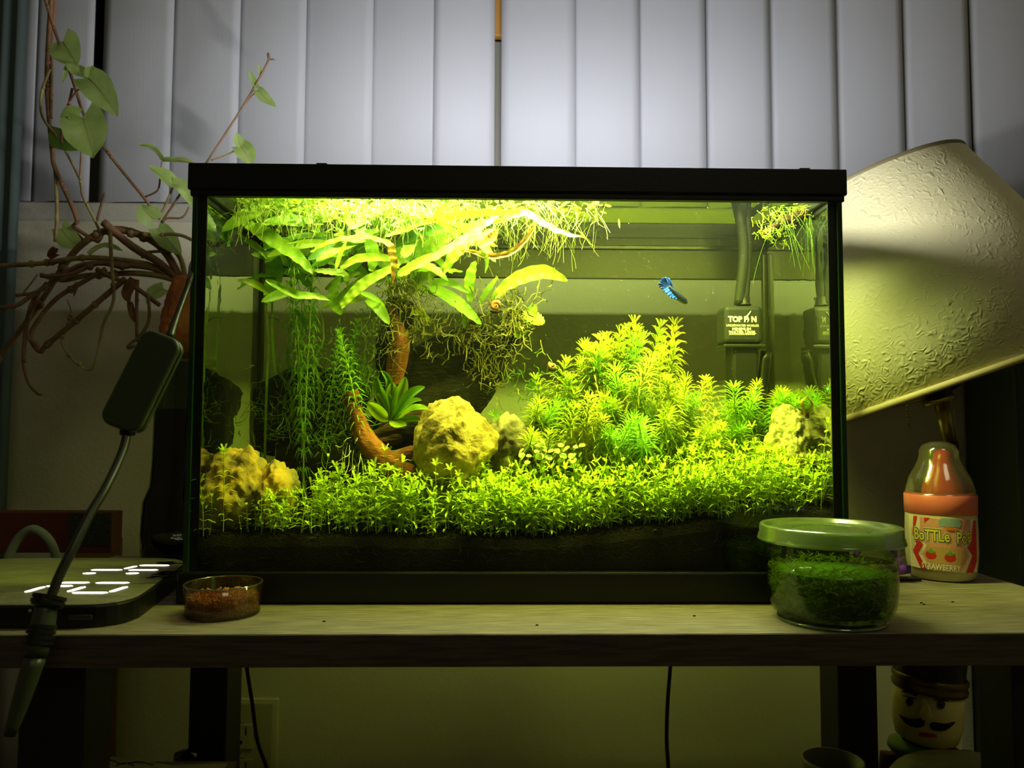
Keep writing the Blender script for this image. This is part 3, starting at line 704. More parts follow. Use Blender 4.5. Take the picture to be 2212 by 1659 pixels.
# ------------------------------------------------------------ moss, floating plants, specks
def curl(mb, p, L_, r, spread=1.0, down=0, n=4):
    a = R.uniform(0, 6.28); e = R.uniform(-1, 1); pts = [p.copy()]
    for k in range(n):
        a += R.uniform(-1, 1)*spread; e = max(-1.3, min(1.3, e+R.uniform(-.8, .8)*spread))
        pts.append(pts[-1]+V((math.cos(a)*math.cos(e), math.sin(a)*math.cos(e)*.6, math.sin(e)-down))*(L_/n))
    for q in pts:
        q.x = max(-IX+.003, min(IX-.003, q.x)); q.y = max(IY0+.003, min(IY1-.006, q.y)); q.z = min(q.z, WZ-.001)
    mb.tube(pts, r, 3, 2, cap=False)
def moss(name, label, spots, n, m, L_=.014, r=.0004):
    mb = MB()
    for i in range(n):
        px, py, Y, sx, sy = R.choice(spots)
        p = at(R.gauss(px, sx), R.gauss(py, sy), Y+R.uniform(-.012, .008)); curl(mb, p, L_*R.uniform(.5, 1.5), r*R.uniform(.6, 1.4))
    return tag(mb.build(name, m), label, 'moss', kind='stuff')
moss('tangled_moss', 'tangled olive moss strands over the top of the driftwood stump', [(890, 640, .09, 32, 20), (910, 690, .095, 40, 30), (860, 620, .09, 16, 12), (1090, 650, .095, 32, 16), (1075, 720, .095, 32, 34), (990, 730, .1, 45, 22), (1120, 690, .095, 16, 20), (840, 720, .09, 22, 30), (1060, 790, .1, 26, 40)], 900, M_moss)
moss('thin_moss', 'thin green moss threads over the left driftwood', [(640, 870, .09, 60, 30), (740, 880, .085, 40, 50), (600, 910, .09, 40, 40), (700, 950, .08, 60, 25), (760, 830, .09, 25, 20), (800, 850, .09, 25, 40)], 330, M_moss_g, .02, .0003)
moss('fluffy_moss', 'soft green moss cloud between the stem plants and the stump', [(740, 760, .105, 30, 40), (780, 800, .11, 20, 30), (1150, 830, .11, 35, 25), (810, 700, .11, 18, 30)], 420, M_bush_g, .009, .0003)
moss('corner_moss', 'yellow-green moss clinging to the rope near the upper right corner of the tank', [(1690, 470, .06, 25, 16), (1745, 440, .05, 25, 12), (1670, 505, .06, 20, 8)], 240, M_fern_y, .009, .0003)
rp = MB(); rp.tube([at(1650, 505, .06), at(1700, 475, .055), at(1760, 455, .05), at(1795, 425, .045)], [.003, .004, .006, .007], 8, 4)
rr_ = rp.build('twig', M_wood, smooth_=True); tag(rr_, 'dark mossy twig slanting into the upper right corner of the tank', 'twig')
hair = MB()
for i in range(36):
    p = at(R.uniform(1660, 1790), R.uniform(425, 470), .05); curl(hair, p, .03, .00018, .3, 1.2)
tag(hair.build('hair_algae', M_moss_g), 'fine hanging algae hairs under the mossy twig', 'algae', kind='stuff')
fp = MB(); ro = MB()
for i in range(1500):
    x = R.uniform(-.235, .085); y = R.uniform(.008, .155)
    if x > .02 and R.random() < (x-.02)/.07: continue
    z = WZ-R.uniform(.0008, .0035); r = R.uniform(.0016, .0038); a = R.uniform(0, 6.28)
    d = V((math.cos(a), math.sin(a), R.uniform(-.5, .3))).normalized()
    fp.blade([V((x, y, z)), V((x, y, z))+d*r, V((x, y, z))+d*r*2], r*1.3, (0, .3, 1), sm=1, cols=2, prof=lambda t: max(.2, math.sin(PI*(t*.8+.1))))
    if i % 2 == 0:
        for k in range(R.randint(1, 2)): curl(ro, V((x+R.uniform(-.002, .002), y, z)), R.uniform(.008, .022), .00017, .75, 1.1, 5)
tag(fp.build('floating_plants', M_fern_y), 'crowd of tiny floating leaves on the water surface at the left and centre', 'floating plant', kind='stuff')
tag(ro.build('hanging_roots', M_root), 'pale curly roots hanging down from the floating plants', 'roots', kind='stuff')
mb = MB()                                     # small submerged leaf clusters under the surface
for i in range(520):
    px_, py_ = R.gauss(760, 130), 425+abs(R.gauss(0, 34)); 
    if px_ < 450: continue
    p = at(px_, py_, R.uniform(.02, .09)); p.z = min(p.z, WZ-.002); a = R.uniform(0, 6.28); d = V((math.cos(a), R.uniform(-.4, .4), math.sin(a)*.7))
    mb.blade([p, p+d*.004, p+d*.009+V((0, 0, -.002))], .0018, (0, -1, .6), sm=1, cols=2)
tag(mb.build('surface_sprigs', M_fern), 'small green sprigs crowding just under the surface at the upper left', 'floating plant', kind='stuff')
mb = MB()
for i in range(2600):
    x = R.uniform(-.06, IX-.004) if R.random() < .8 else R.uniform(-IX+.004, 0); y = R.uniform(.006, IY1-.008); z = R.uniform(.11, WZ-.002)
    r = R.choice([.00009, .00012, .00016]); n = len(mb.v); c = V((x, y, z))
    mb.v += [c+V((r, 0, -r)), c+V((-r, r, -r)), c+V((-r, -r, -r)), c+V((0, 0, r))]
    for f in ((0, 1, 3), (1, 2, 3), (2, 0, 3), (0, 2, 1)): mb.face([n+q for q in f])
tag(mb.build('water_specks', mat('speck', (220, 225, 170), .6)), 'tiny pale particles drifting in the open water', 'particles', kind='stuff')

rl = thing('round_leaved_plant', 'low cluster of pale round leaves in the carpet before the grey rock', 'plant', at(1170, 990, .055))
M_pale = mat('pale_round_leaf', (206, 226, 120), .5, trans=.4)
for i in range(34):
    p = at(R.choice([1140, 1165, 1200, 1230])+R.uniform(-20, 20), 985+R.uniform(-26, 14), .05+R.uniform(-.006, .004)); a = R.uniform(0, 6.28); r_ = R.uniform(.0022, .0032)
    d = V((math.cos(a), -.4, math.sin(a)*.6)).normalized()
    MB().blade([p, p+d*r_, p+d*r_*2], r_*1.9, (R.uniform(-.4, .4), -.7, 1), sm=3, cols=4, cup=.15, prof=lambda t: max(.1, math.sin(PI*min(1, t*.94+.03))**.6)).build('leaf', M_pale, rl, smooth_=True)
mb = MB()
for i in range(14):
    p = at(R.uniform(735, 785), R.uniform(950, 1010), .035); curl(mb, p, .016, .00022, 1.0, .7, 5)
tag(mb.build('white_roots', mat('white_root', (220, 222, 190), .6)), 'white curly root threads below the orange-brown root', 'roots', kind='stuff')

# snails
def snail(label, px_, py_, Y, s, ang, m):
    t = thing('snail', label, 'snail', at(px_, py_, Y))
    c = t.location.copy(); mb = MB(); pts = []; rr = []
    for i in range(26):
        a = ang+i*.42; q = s*(1-i/30)**1.6
        pts.append(c+V((math.cos(a)*q*.75, -.0006*i*s/.006*.4, math.sin(a)*q*.75))); rr.append(q*.45+.0002)
    mb.tube(pts, rr, 8, 2); mb.build('shell', m, t, smooth_=True)
    MB().tube([c+V((-s*.9, .001, -s*.75)), c+V((0, .001, -s*.95)), c+V((s*1.2, .001, -s*.7))], [.0006, s*.3, .0006], 7, 3).build('foot', M_wood, t, smooth_=True)
M_sn = mat('snail_shell', (204, 130, 66), .35, var=(200, (150, 84, 40)))
snail('orange-brown snail on the moss at the top right of the driftwood stump', 1070, 662, .07, .0052, .5, M_sn)
snail('pale pinkish snail at the left foot of the bushy mound', 1194, 790, .08, .0040, 2.2, mat('pale_shell', (214, 160, 110), .35))

# ------------------------------------------------------------ fish
fish = thing('betta_fish', 'blue long-finned fish swimming in open water left of the filter', 'fish', at(1452, 630, .075))
q = ppm(.075)
fm = mat('fin_blue', (8, 48, 165), .4, var=(420, (20, 90, 205), (1, 1, .4)), trans=.15, spec=.4)
fb = mat('fish_body', (22, 34, 66), .35, var=(300, (12, 18, 34)), spec=.6)
P = [at(1444, 618, .075), at(1455, 630, .077), at(1466, 641, .080), at(1478, 650, .083), at(1484, 655, .085)]
MB().tube(P, [.0012, .0028, .0036, .0030, .0008], 12, 4, flat=.7).build('body', fb, fish, smooth_=True)
for e in (-1, 1): MB().ball(P[3]+V((.001, -.0022*e, .0014)), .0006, 8, 6).build('eye', M_blackg, fish, smooth_=True)
def fin(base, tips, seed):
    mb = MB(); n0 = 0; m = len(tips); nr = 6
    for i, (b, t) in enumerate(zip(base, tips)):
        for k in range(nr+1):
            f = k/nr; p = b.lerp(t, f)+V((0, .0016*math.sin(i*1.9+seed)*f, 0)); mb.v.append(p)
    for i in range(m-1):
        for k in range(nr): a = i*(nr+1)+k; mb.face((a, a+1, a+nr+2, a+nr+1))
    return mb
def fan(b0, b1, tl, nm, seed):
    tp, _ = smooth([at(*t_) for t_ in tl], 5); n = len(tp)
    tp = [p if i % 2 else p.lerp(b0, .12) for i, p in enumerate(tp)]
    fin([b0.lerp(b1, i/(n-1)) for i in range(n)], tp, seed).build(nm, fm, fish, smooth_=True, thick=.0002)
fan(P[0]+V((0, 0, .0012)), P[0]-V((0, 0, .0012)), [(1440, 597, .07), (1428, 601, .068), (1424, 608, .068), (1422, 618, .068), (1427, 624, .07), (1434, 628, .072)], 'tail_fin', 1)
fan(P[0], P[2]-V((0, 0, .003)), [(1430, 628, .07), (1438, 634, .07), (1446, 642, .07), (1454, 646, .072), (1462, 648, .075)], 'anal_fin', 2)
fan(P[0]+V((0, 0, .001)), P[1]+V((0, 0, .002)), [(1442, 598, .074), (1447, 602, .074), (1451, 611, .075), (1455, 622, .076)], 'dorsal_fin', 3)

# ------------------------------------------------------------ filter, tubes, indicator
FY = .118
fil = thing('internal_filter', 'black submerged filter with white lettering hanging at the right rear of the tank', 'filter', at(1607, 890, FY))
a = at(1566, 742, FY-.014); b = at(1648, 660, FY-.014)
MB().box((a.x, FY-.014, a.z), (b.x, FY+.014, b.z)).build('cap', mat('filter_cap', (24, 27, 25), .6, spec=.25), fil, bevel=.004, bseg=3)
MB().box((a.x-.001, FY-.015, at(0, 746, FY).z), (b.x+.002, FY+.015, at(0, 738, FY).z)).build('collar', M_black, fil, bevel=.001)
a2 = at(1584, 900, FY-.012); b2 = at(1640, 744, FY-.012)
MB().box((a2.x, FY-.012, a2.z), (b2.x, FY+.012, b2.z)).build('body', M_black, fil, bevel=.003)
MB().lathe([(.0, .006), (.0055, .006), (.0055, 0), (.007, -.002)], at(1607, 655, FY), 16).build('outlet', M_black, fil, smooth_=True)
def label_text(body, cx, cy, hpx, Y, m, parent, sx=1.0, off=0, nm='lettering'):
    me = text_mesh(body, hpx*ppm(Y)/.72, .0001, off, sx=sx); me.materials.append(m)
    o = link(nm, me, parent); o.parent = None; p = at(cx, cy+hpx/2, Y)
    o.matrix_world = Matrix.Translation(p) @ Matrix.Rotation(PI/2, 4, 'X')
    if parent: o.parent = parent; o.matrix_parent_inverse = Matrix.Translation(parent.location).inverted()
    return o
LY = FY-.0142
label_text('TOP F  N', 1604, 689, 12, LY, M_white, fil, .93, .0003)
label_text('UNDERWATER WORLDS', 1604, 703, 5, LY, M_white, fil, .92)
label_text('MINIMUM', 1602, 710.5, 6, LY, M_white, fil, 1.15, .0001)
label_text('WATER LEVEL', 1604, 717.5, 6, LY, M_white, fil, 1.15, .0001)
MB().tube([at(1575+i*2, 722+(1.6 if i % 2 else -1), LY) for i in range(29)], .00022, 4, 2).build('wave_line', M_white, fil)
MB().tube([at(1622, 672, LY), at(1618, 678, LY), at(1614, 684, LY), at(1617, 690, LY), at(1615, 696, LY)], [.0003, .0006, .001, .0007, .0003], 5, 3).build('fish_emblem', M_white, fil)
hose_m = mat('filter_hose', (26, 30, 27), .55, spec=.3)
for l, r in (([(1586, 415, .10), (1603, 500, .105), (1606, 560, .11), (1596, 660, FY)], .0048), ([(1612, 412, .11), (1616, 520, .112), (1612, 600, .115), (1608, 660, FY)], .0042)):
    o = MB().tube([at(*p) for p in l], r, 10, 5).build('filter_hose', hose_m, smooth_=True)
    tag(o, 'thicker dark hose curving from the rim down to the filter' if r > .0045 else 'thinner dark hose running straight down to the filter', 'hose')
ht = thing('tank_heater', 'dark heater tube behind the bushy plants with a small green indicator light', 'heater', at(1630, 860, .105))
MB().tube([at(1655, 760, .112), at(1648, 830, .11), at(1640, 880, .105)], .005, 12, 3).build('tube', M_blackg, ht, smooth_=True)
g_ = mat('green_indicator', (60, 255, 110), .4, emit=((40, 255, 90), 40))
MB().ball(at(1634, 838, .098), .0011, 8, 6).build('indicator_light', g_, ht)
MB().tube([at(1716, 1000-70, .07), at(1735, 905, .068), at(1738, 890, .067), at(1732, 872, .066), at(1742, 858, .066)], [.002, .0014, .0016, .0012, .0006], 7, 4).build('twiggy_root', M_fern_o)
tag(bpy.data.objects['twiggy_root'], 'yellow crooked root standing on the speckled rock', 'root')

# ------------------------------------------------------------ sweet potato vine in its jar (left, behind)
VY = .178
jc = at(402, 1190, VY); jc.z = 0
jar = thing('glass_jar', 'tall murky glass jar of water and roots standing left of the aquarium', 'jar', (jc.x, jc.y, 0))
jc.x = min(jc.x, -.287-.0015)
jr = .0405
jp = [(0, .001), (jr*.95, .001), (jr, .004), (jr*1.03, .03), (jr, .06), (jr*.86, .075), (jr*.82, .10), (jr*.80, .18), (jr*.76, .198), (jr*.76, .2)]
MB().lathe(jp+[(r-.0018, z) for r, z in jp[::-1][:-2]]+[(0, .003)], jc, 40).build('glass', clear('jar_glass', (178, 190, 130), .05, .05), jar, smooth_=True)
MB().lathe([(0, .004), (jr*.93, .004), (jr, .03), (jr*.97, .06), (jr*.82, .075), (jr*.78, .12), (jr*.77, .15), (0, .15)], jc, 32).build('murky_water', clear('murky', (118, 96, 54), .02, .1), jar, smooth_=True)
mb = MB()
for i in range(130):
    p = jc+V((R.uniform(-.022, .022), R.uniform(-.022, .02), R.uniform(.02, .14))); a = R.uniform(0, 6.28); pts = [p]
    for k in range(5):
        a += R.uniform(-1, 1); q = pts[-1]+V((math.cos(a)*.008, math.sin(a)*.006, R.uniform(-.012, .006)))
        d = V((q.x-jc.x, q.y-jc.y)); 
        if d.length > .029: q.x = jc.x+d.x*.029/d.length; q.y = jc.y+d.y*.029/d.length
        q.z = max(.008, q.z); pts.append(q)
    mb.tube(pts, R.uniform(.0003, .0007), 4, 2)
mb.build('roots', mat('potato_root', (150, 122, 76), .7), jar, kind='stuff')
vine = thing('sweet_potato_vine', 'sprouting sweet potato with long arching brown stems and heart-shaped leaves in the jar', 'plant', at(395, 740, VY))
pc = at(397, 680, VY); pq = ppm(VY); pc.x = min(pc.x, -.287-.002)
rock('tuber', M_potato, pc, (50*pq, 42*pq, 86*pq), 6, rough=.12, parent=None).name = 'tuber'
tu = bpy.data.objects['tuber']; tu.parent = vine; tu.matrix_parent_inverse = Matrix.Translation(vine.location).inverted()
def c1(l): return [(a/3.3515, b/3.3515) for a, b in l]
def c2(l): return [(a/3.317, 400+b/3.317) for a, b in l]
ST = [
 (c1([(300,-120),(330,0),(400,230),(520,560),(630,880),(800,1130),(1050,1440),(1085,1500)]),.0016,.17,.2,0),
 (c1([(375,-120),(370,0),(350,300),(340,600),(355,850),(380,1100),(400,1220),(530,1510),(560,1609)]),.0023,.19,.2,0),
 (c1([(400,-120),(395,0),(375,300),(372,600),(368,860)]),.0018,.195,.195,0),
 (c1([(360,500),(300,680),(310,850),(440,1030),(580,1300),(600,1420),(690,1600),(740,1720)]),.0014,.18,.2,1),
 (c1([(400,1230),(410,1400),(412,1609),(400,1750)]),.0018,.2,.2,1),
 (c1([(525,640),(480,840),(450,960),(445,1040)]),.0014,.178,.178,0),
 (c1([(590,625),(500,740),(450,900)]),.001,.175,.18,0),
 (c1([(592,1090),(585,1200),(580,1300)]),.0011,.18,.18,1),
 (c1([(1480,1200),(1740,800),(1880,560),(1945,430),(1940,385)]),.0011,.2,.2,0),
 (c1([(1740,800),(1800,720),(1860,660)]),.0008,.2,.2,0),
 (c1([(1530,1160),(1640,1120),(1745,1065)]),.0008,.2,.2,1),
 (c1([(1160,1290),(1140,1380),(1050,1425)]),.001,.19,.2,0),
 (c1([(1172,1170),(1168,1240)]),.0009,.19,.19,1),
 (c1([(1255,1350),(1200,1480),(1150,1590)]),.0012,.19,.2,1),
 (c1([(1315,1390),(1230,1520),(1170,1609)]),.0012,.19,.2,0),
 (c1([(1370,1500),(1320,1575),(1210,1580),(1180,1620)]),.001,.2,.2,0),
 (c1([(760,1400),(735,1480),(700,1600)]),.0013,.19,.2,0),
 (c1([(560,1609),(530,1650),(620,1760)]),.0018,.2,.21,0),
 (c2([(1290,690),(1150,650),(950,630),(760,640),(600,650),(450,680),(290,640)]),[.0036,.003,.0028,.0024],.212,.19,1),
 (c2([(1290,660),(1100,580),(900,540),(600,520),(300,560),(0,577),(-80,580)]),[.003,.0028,.002],.212,.18,1),
 (c2([(1290,670),(1200,500),(1080,390),(880,320),(720,340),(560,450),(430,620),(250,900),(0,1220),(-60,1290)]),[.0042,.004,.003,.0022],.212,.19,0),
 (c2([(1325,650),(1280,500),(1130,380),(1020,350)]),.0028,.212,.2,1),
 (c2([(1275,680),(1150,560),(950,440),(740,265)]),[.003,.0042,.004],.21,.19,0),
 (c2([(1145,860),(950,720),(800,660),(690,600)]),.0024,.19,.18,0),
 (c2([(900,670),(700,840),(500,1010),(330,1150),(285,1190),(220,1080),(300,930),(420,800),(600,690),(760,600)]),[.003,.0026,.0022,.0026],.17,.19,0),
 (c2([(790,330),(800,560),(815,820),(740,1000),(690,1250),(630,1325),(500,1230),(440,1100),(510,930),(480,820)]),[.002,.0014,.001,.0005],.16,.18,1),
 (c2([(985,680),(980,900),(985,1120)]),.0018,.19,.18,0),
 (c2([(1060,780),(1070,950),(1020,1060),(930,1140),(920,1165),(970,1150)]),.0016,.18,.17,0),
 (c2([(340,700),(220,870),(170,1200),(200,1400),(270,1490),(300,1500)]),[.0022,.002,.0014],.18,.17,0),
 (c2([(250,870),(290,760),(200,1000),(210,1120)]),.0012,.175,.175,0),
 (c2([(110,790),(250,770),(330,720),(560,580),(760,560),(920,575),(1100,600),(1285,680)]),[.0016,.0026,.003],.165,.212,0),
 (c2([(0,880),(120,860),(200,810),(340,720)]),.0022,.15,.165,0),
 (c2([(1110,370),(1200,350),(1300,360),(1372,392)]),.0018,.2,.2,1),
 (c2([(530,300),(620,360),(700,400),(735,340)]),.002,.2,.2,0),
 (c2([(1290,640),(1000,570),(880,585),(700,560),(500,640),(290,650)]),[.003,.0026,.002],.212,.17,0),
 (c2([(270,640),(160,780),(120,800)]),.0008,.17,.165,1),
 (c2([(1020,520),(1060,480),(1300,470)]),.0016,.2,.205,0),
]
for i, (l, r, y0, y1, g_i) in enumerate(ST):
    n = len(l); P = [at(a, b, y0+(y1-y0)*k/(n-1)) for k, (a, b) in enumerate(l)]
    mb = MB(); mb.tube(P, r, 7, 4)
    L_ = sum((P[k+1]-P[k]).length for k in range(n-1)); rmean = r if not hasattr(r, '__len__') else r[0]
    for k in range(int(L_/.035)):             # nodes along the stem
        t = R.uniform(.1, .95); j = min(n-2, int(t*(n-1))); p = P[j].lerp(P[j+1], t*(n-1)-j); mb.ball(p, rmean*1.35, 6, 4)
    mb.build('stem', M_stemg if g_i else M_stem, vine, smooth_=True)
def heart(t): return max(.03, min(1, 1.05*math.sin(PI*min(1, (t*.82+.2)))**.9)) if t > .01 else .75
def hleaf(l, wpx, y0, y1, m, face, hrt=.35, cup=.12, rip=.03):
    n = len(l); P = [at(a, b, y0+(y1-y0)*k/(n-1)) for k, (a, b) in enumerate(l)]
    if n == 2: P = [P[0], P[0].lerp(P[1], .5)+V((0, -.002, 0)), P[1]]
    o = MB().blade(P, wpx*ppm(y0), face, sm=5, cols=8, prof=heart, heart=hrt, cup=cup, ripple=rip, rn=1.6, seed=wpx).build('leaf', m, vine, smooth_=True)
    mb = MB(); mb.tube([p+V(face).normalized()*-.0003 for p in P], [.0006, .0002], 4, 4); mb.build('midrib', M_stemg, o)
    return o
hleaf(c1([(455,300),(500,370),(560,480)]), 72, .18, .17, M_vleaf, (-.2, -1, .2), .2)
hleaf(c1([(640,560),(560,520),(475,455)]), 44, .17, .165, M_vleaf, (.3, -1, 1), .1)
hleaf(c1([(640,565),(730,660),(855,845)]), 66, .168, .15, M_vleaf, (-.1, -1, .3), .3)
hleaf(c1([(650,560),(660,520),(670,475)]), 26, .17, .17, M_vleaf, (.5, -1, .3), .1)
hleaf(c1([(600,850),(640,980),(678,1145)]), 92, .172, .16, M_vleaf, (.1, -1, .1), .35)
hleaf(c1([(570,840),(500,830),(440,850)]), 46, .175, .17, M_vleaf, (-.3, -1, .4), .1)
hleaf(c1([(440,930),(470,1020),(590,1085)]), 58, .19, .18, mat('vine_leaf_dark', (110, 146, 58), .5, trans=.4), (-.4, -1, .6), .3)
hleaf(c1([(1180,1165),(1100,1080),(995,1050)]), 28, .19, .17, M_vleaf, (.2, -.5, 1), .1, .3)
hleaf(c1([(1180,1165),(1290,1170),(1410,1180)]), 26, .19, .185, M_vleaf, (.2, -.6, 1), .1, .3)
hleaf(c1([(1250,1340),(1170,1270),(1080,1200)]), 40, .185, .18, M_vleaf, (.4, -.8, .8), .15, .2)
hleaf(c1([(1250,1330),(1340,1370),(1395,1500)]), 34, .185, .185, M_vleaf, (.0, -1, .6), .15, .2)
hleaf(c1([(1120,1590),(1060,1540),(1020,1480)]), 48, .19, .18, M_vleaf, (0, -1, .1), .2)
hleaf(c1([(1745,1062),(1790,1120),(1820,1200)]), 42, .2, .195, M_vleaf, (.1, -1, .1), .25)
hleaf(c1([(1745,1062),(1725,1010),(1715,960)]), 20, .2, .2, M_vleaf, (.2, -1, .1), .1)
hleaf(c1([(1865,650),(1920,710),(2000,775)]), 24, .2, .195, M_vleaf, (-.2, -1, .2), .1, .2)
hleaf(c1([(1860,640),(1830,570),(1800,505)]), 13, .2, .2, M_vleaf, (.3, -1, .1), .05, .3)
hleaf(c1([(1885,540),(1880,500),(1870,462)]), 7, .2, .2, M_vleaf, (.3, -1, .1), .0, .2)
hleaf(c1([(1945,435),(1970,430),(1995,436)]), 4, .2, .2, M_stem, (.3, -1, .1), .0, .2)
hleaf(c1([(480,480),(470,540),(450,600)]), 9, .17, .17, M_vleaf, (.8, -1, .1), .0, .2)
hleaf(c2([(440,310),(500,390),(600,440)]), 46, .205, .2, M_vleaf, (-.2, -1, .3), .2)
hleaf(c2([(640,500),(740,440),(880,470)]), 32, .2, .2, M_vleaf, (.1, -.7, 1), .1)
hleaf(c2([(1130,310),(1210,400),(1300,500)]), 44, .2, .2, M_vleaf, (-.2, -1, .5), .2)
hleaf(c2([(1170,740),(1100,780),(1050,850)]), 32, .21, .2, M_vleaf, (.2, -1, .1), .2)
for l, wp in ((c2([(960,670),(910,780),(930,850)]), 22), (c2([(930,840),(950,930),(980,1000)]), 14), (c2([(560,700),(540,740),(530,800)]), 10), (c2([(400,450),(370,510),(430,500)]), 16)):
    hleaf(l, wp, .17, .165, M_dead, (.4, -1, .1), .0, .35, .06)['label'] = 'withered brown leaf'

# ------------------------------------------------------------ box, arch and curtain at the far left
bY = .235
a, b = at(-60, 1200, bY), at(242, 1107, bY)
bx = thing('storage_box', 'dark red-brown box with a black textured end panel behind the clock', 'box', (a.x, bY, 0))
MB().box((a.x, bY, 0), (b.x, bY+.024, b.z)).build('body', mat('red_brown_card', (104, 44, 22), .7, var=(12, (84, 34, 18))), bx, bevel=.001)
x1 = at(150, 1150, bY).x
MB().box((x1, bY-.0012, .008), (b.x-.001, bY, b.z-.001)).build('end_panel', mat('black_print', (30, 34, 24), .7, var=(520, (62, 70, 50), (1, 1, 2))), bx)
o = MB().tube([at(-5, 1290, .15), at(10, 1230, .155), at(35, 1170, .16), at(70, 1143, .16), at(105, 1165, .16), at(122, 1205, .165), at(125, 1230, .165)], .0042, 10, 5).build('grey_loop', mat('grey_cable', (120, 128, 116), .6), smooth_=True)
tag(o, 'thick grey cable loop arching up behind the clock at the far left', 'cable')
cm = mat('curtain_cloth', (98, 116, 116), .8, trans=.2)
def curtain(name, label, x0, x1, Y, z0, z1, m, n=6, amp=.008):
    mb = MB(); k = n*8
    for j, z in enumerate((z0, (z0+z1)/2, z1)):
        for i in range(k+1):
            t = i/k; mb.v.append(V((x0+(x1-x0)*t, Y+amp*math.sin(t*n*2*PI)+.3*amp*math.sin(t*n*5+1), z)))
    for j in range(2):
        for i in range(k): q = j*(k+1)+i; mb.face((q, q+1, q+k+2, q+k+1))
    return tag(mb.build(name, m, smooth_=True, thick=.001), label, 'curtain')
curtain('curtain', 'blue-grey curtain hanging at the far left edge beside the blind', at(-260, 300, .31).x, at(44, 300, .31).x, .31, Z0+.01, 1.2, cm, 9)
rp0 = at(2112, 900, WY-.03)
pn = thing('dark_cabinet', 'tall dark cabinet side standing right of the lamp against the wall', 'cabinet', (rp0.x+.1, WY-.06, Z0))
MB().box((rp0.x, WY-.10, Z0), (rp0.x+.30, WY-.004, .30)).build('side_panel', mat('dark_cabinet_paint', (58, 66, 54), .6), pn, bevel=.003)
MB().box((rp0.x-.013, WY-.005, Z0), (rp0.x-.002, WY-.0005, .30)).build('edge_strip', M_sill, pn)

# ------------------------------------------------------------ flat digital clock
ZT = .0155
clk = thing('digital_clock', 'flat rounded digital clock lying face up with glowing white digits', 'clock', (-.33, .02, 0))
c_fr, c_fl, c_bl, c_br = on(372, 1295, ZT), V((-.47, -.073, ZT)), V((-.47, .112, ZT)), on(384, 1203, ZT)
c_br = V((-.2885, .112, ZT)); c_fr = V((-.2600, -.073, ZT))
def rounded(poly, r, z, n=8):
    out = []
    for i, p in enumerate(poly):
        a = V(poly[i-1]); b = V(poly[(i+1) % len(poly)]); p = V(p)
        da = (a-p).normalized()*r; db = (b-p).normalized()*r
        for k in range(n+1):
            t = k/n; q = (p+da)*(1-t)**2+p*2*t*(1-t)+(p+db)*t*t; out.append(V((q.x, q.y, z)))
    return out
def prism(poly_lo, poly_hi):
    mb = MB(); n = len(poly_lo); mb.v += poly_lo+poly_hi
    for i in range(n): j = (i+1) % n; mb.face((i, j, n+j, n+i))
    mb.face(list(range(n))[::-1]); mb.face([n+i for i in range(n)]); return mb
pl = [c_fl, c_fr, c_br, c_bl]
prism(rounded(pl, .038, 0), rounded(pl, .038, ZT-.001)).build('body', M_black, clk, bevel=.0012)
cen = sum(pl, V())/4
pl2 = [cen+(p-cen)*.985 for p in pl]
prism(rounded(pl2, .037, ZT-.001), rounded(pl2, .037, ZT)).build('face_plate', M_screen, clk, bevel=.0004)
SEG = [((54,1279.5),(97,1267)),((99,1265.8),(158,1265.8)),((130,1258.6),(194,1258.6)),((146,1278.5),(184,1267)),((155,1280.4),(234,1280.4)),((206,1259),(280,1259)),((237,1279),(275,1267)),((196,1231),(265,1231)),((268,1229),(296,1222.5)),((301,1221.3),(366,1221.5)),((277,1231.3),(342,1231.3))]
for (p, q_) in SEG:
    a, b = on(*p, ZT+.0001), on(*q_, ZT+.0001); d = (b-a); L_ = d.length; d.normalize(); s = V((-d.y, d.x, 0)); w_ = .0026 if abs(d.x) > abs(d.y)*1.2 else .0022
    P = [a, a+d*w_+s*w_, b-d*w_+s*w_, b, b-d*w_-s*w_, a+d*w_-s*w_]
    prism([v.copy() for v in P], [v+V((0, 0, .0002)) for v in P]).build('digit_segment', M_led, clk)
for p in ((193, 1238.5), (286, 1238.5)):
    a = on(*p, ZT+.0001); prism([a+V((math.cos(k)*.0048*1.1, math.sin(k)*.0032, 0)) for k in [i*PI/4 for i in range(8)]], [a+V((math.cos(k)*.0048*1.1, math.sin(k)*.0032, .0002)) for k in [i*PI/4 for i in range(8)]]).build('colon_dot', M_led, clk)
mb = MB()                                      # peeled glossy flakes at the right corner
for i in range(60):
    a = on(R.gauss(352, 18), R.choice([1216, 1236, 1240, 1246])+R.uniform(-2, 2), ZT+.0003)
    if a.x > -.275: continue
    mb.blade([a, a+V((.004, R.uniform(-.002, .002), R.uniform(0, .0012))), a+V((R.uniform(.006, .012), R.uniform(-.003, .003), 0))], .003, (0, 0, 1), sm=1, cols=2)
mb.build('peeling_film', M_blackg, clk, kind='stuff')
p = V((0, -.0733, 0)); a, b = at(150, 1342, -.073), at(200, 1326, -.073)
MB().box((a.x, -.0742, a.z+.001), (b.x, -.0728, a.z+.0042)).build('port', mat('port_metal', (86, 80, 70), .3, metal=.6), clk, bevel=.0005)
a = at(64, 1320, -.0734); MB().ball(a, (.0012, .0006, .0012), 8, 6).build('button', M_grey, clk)

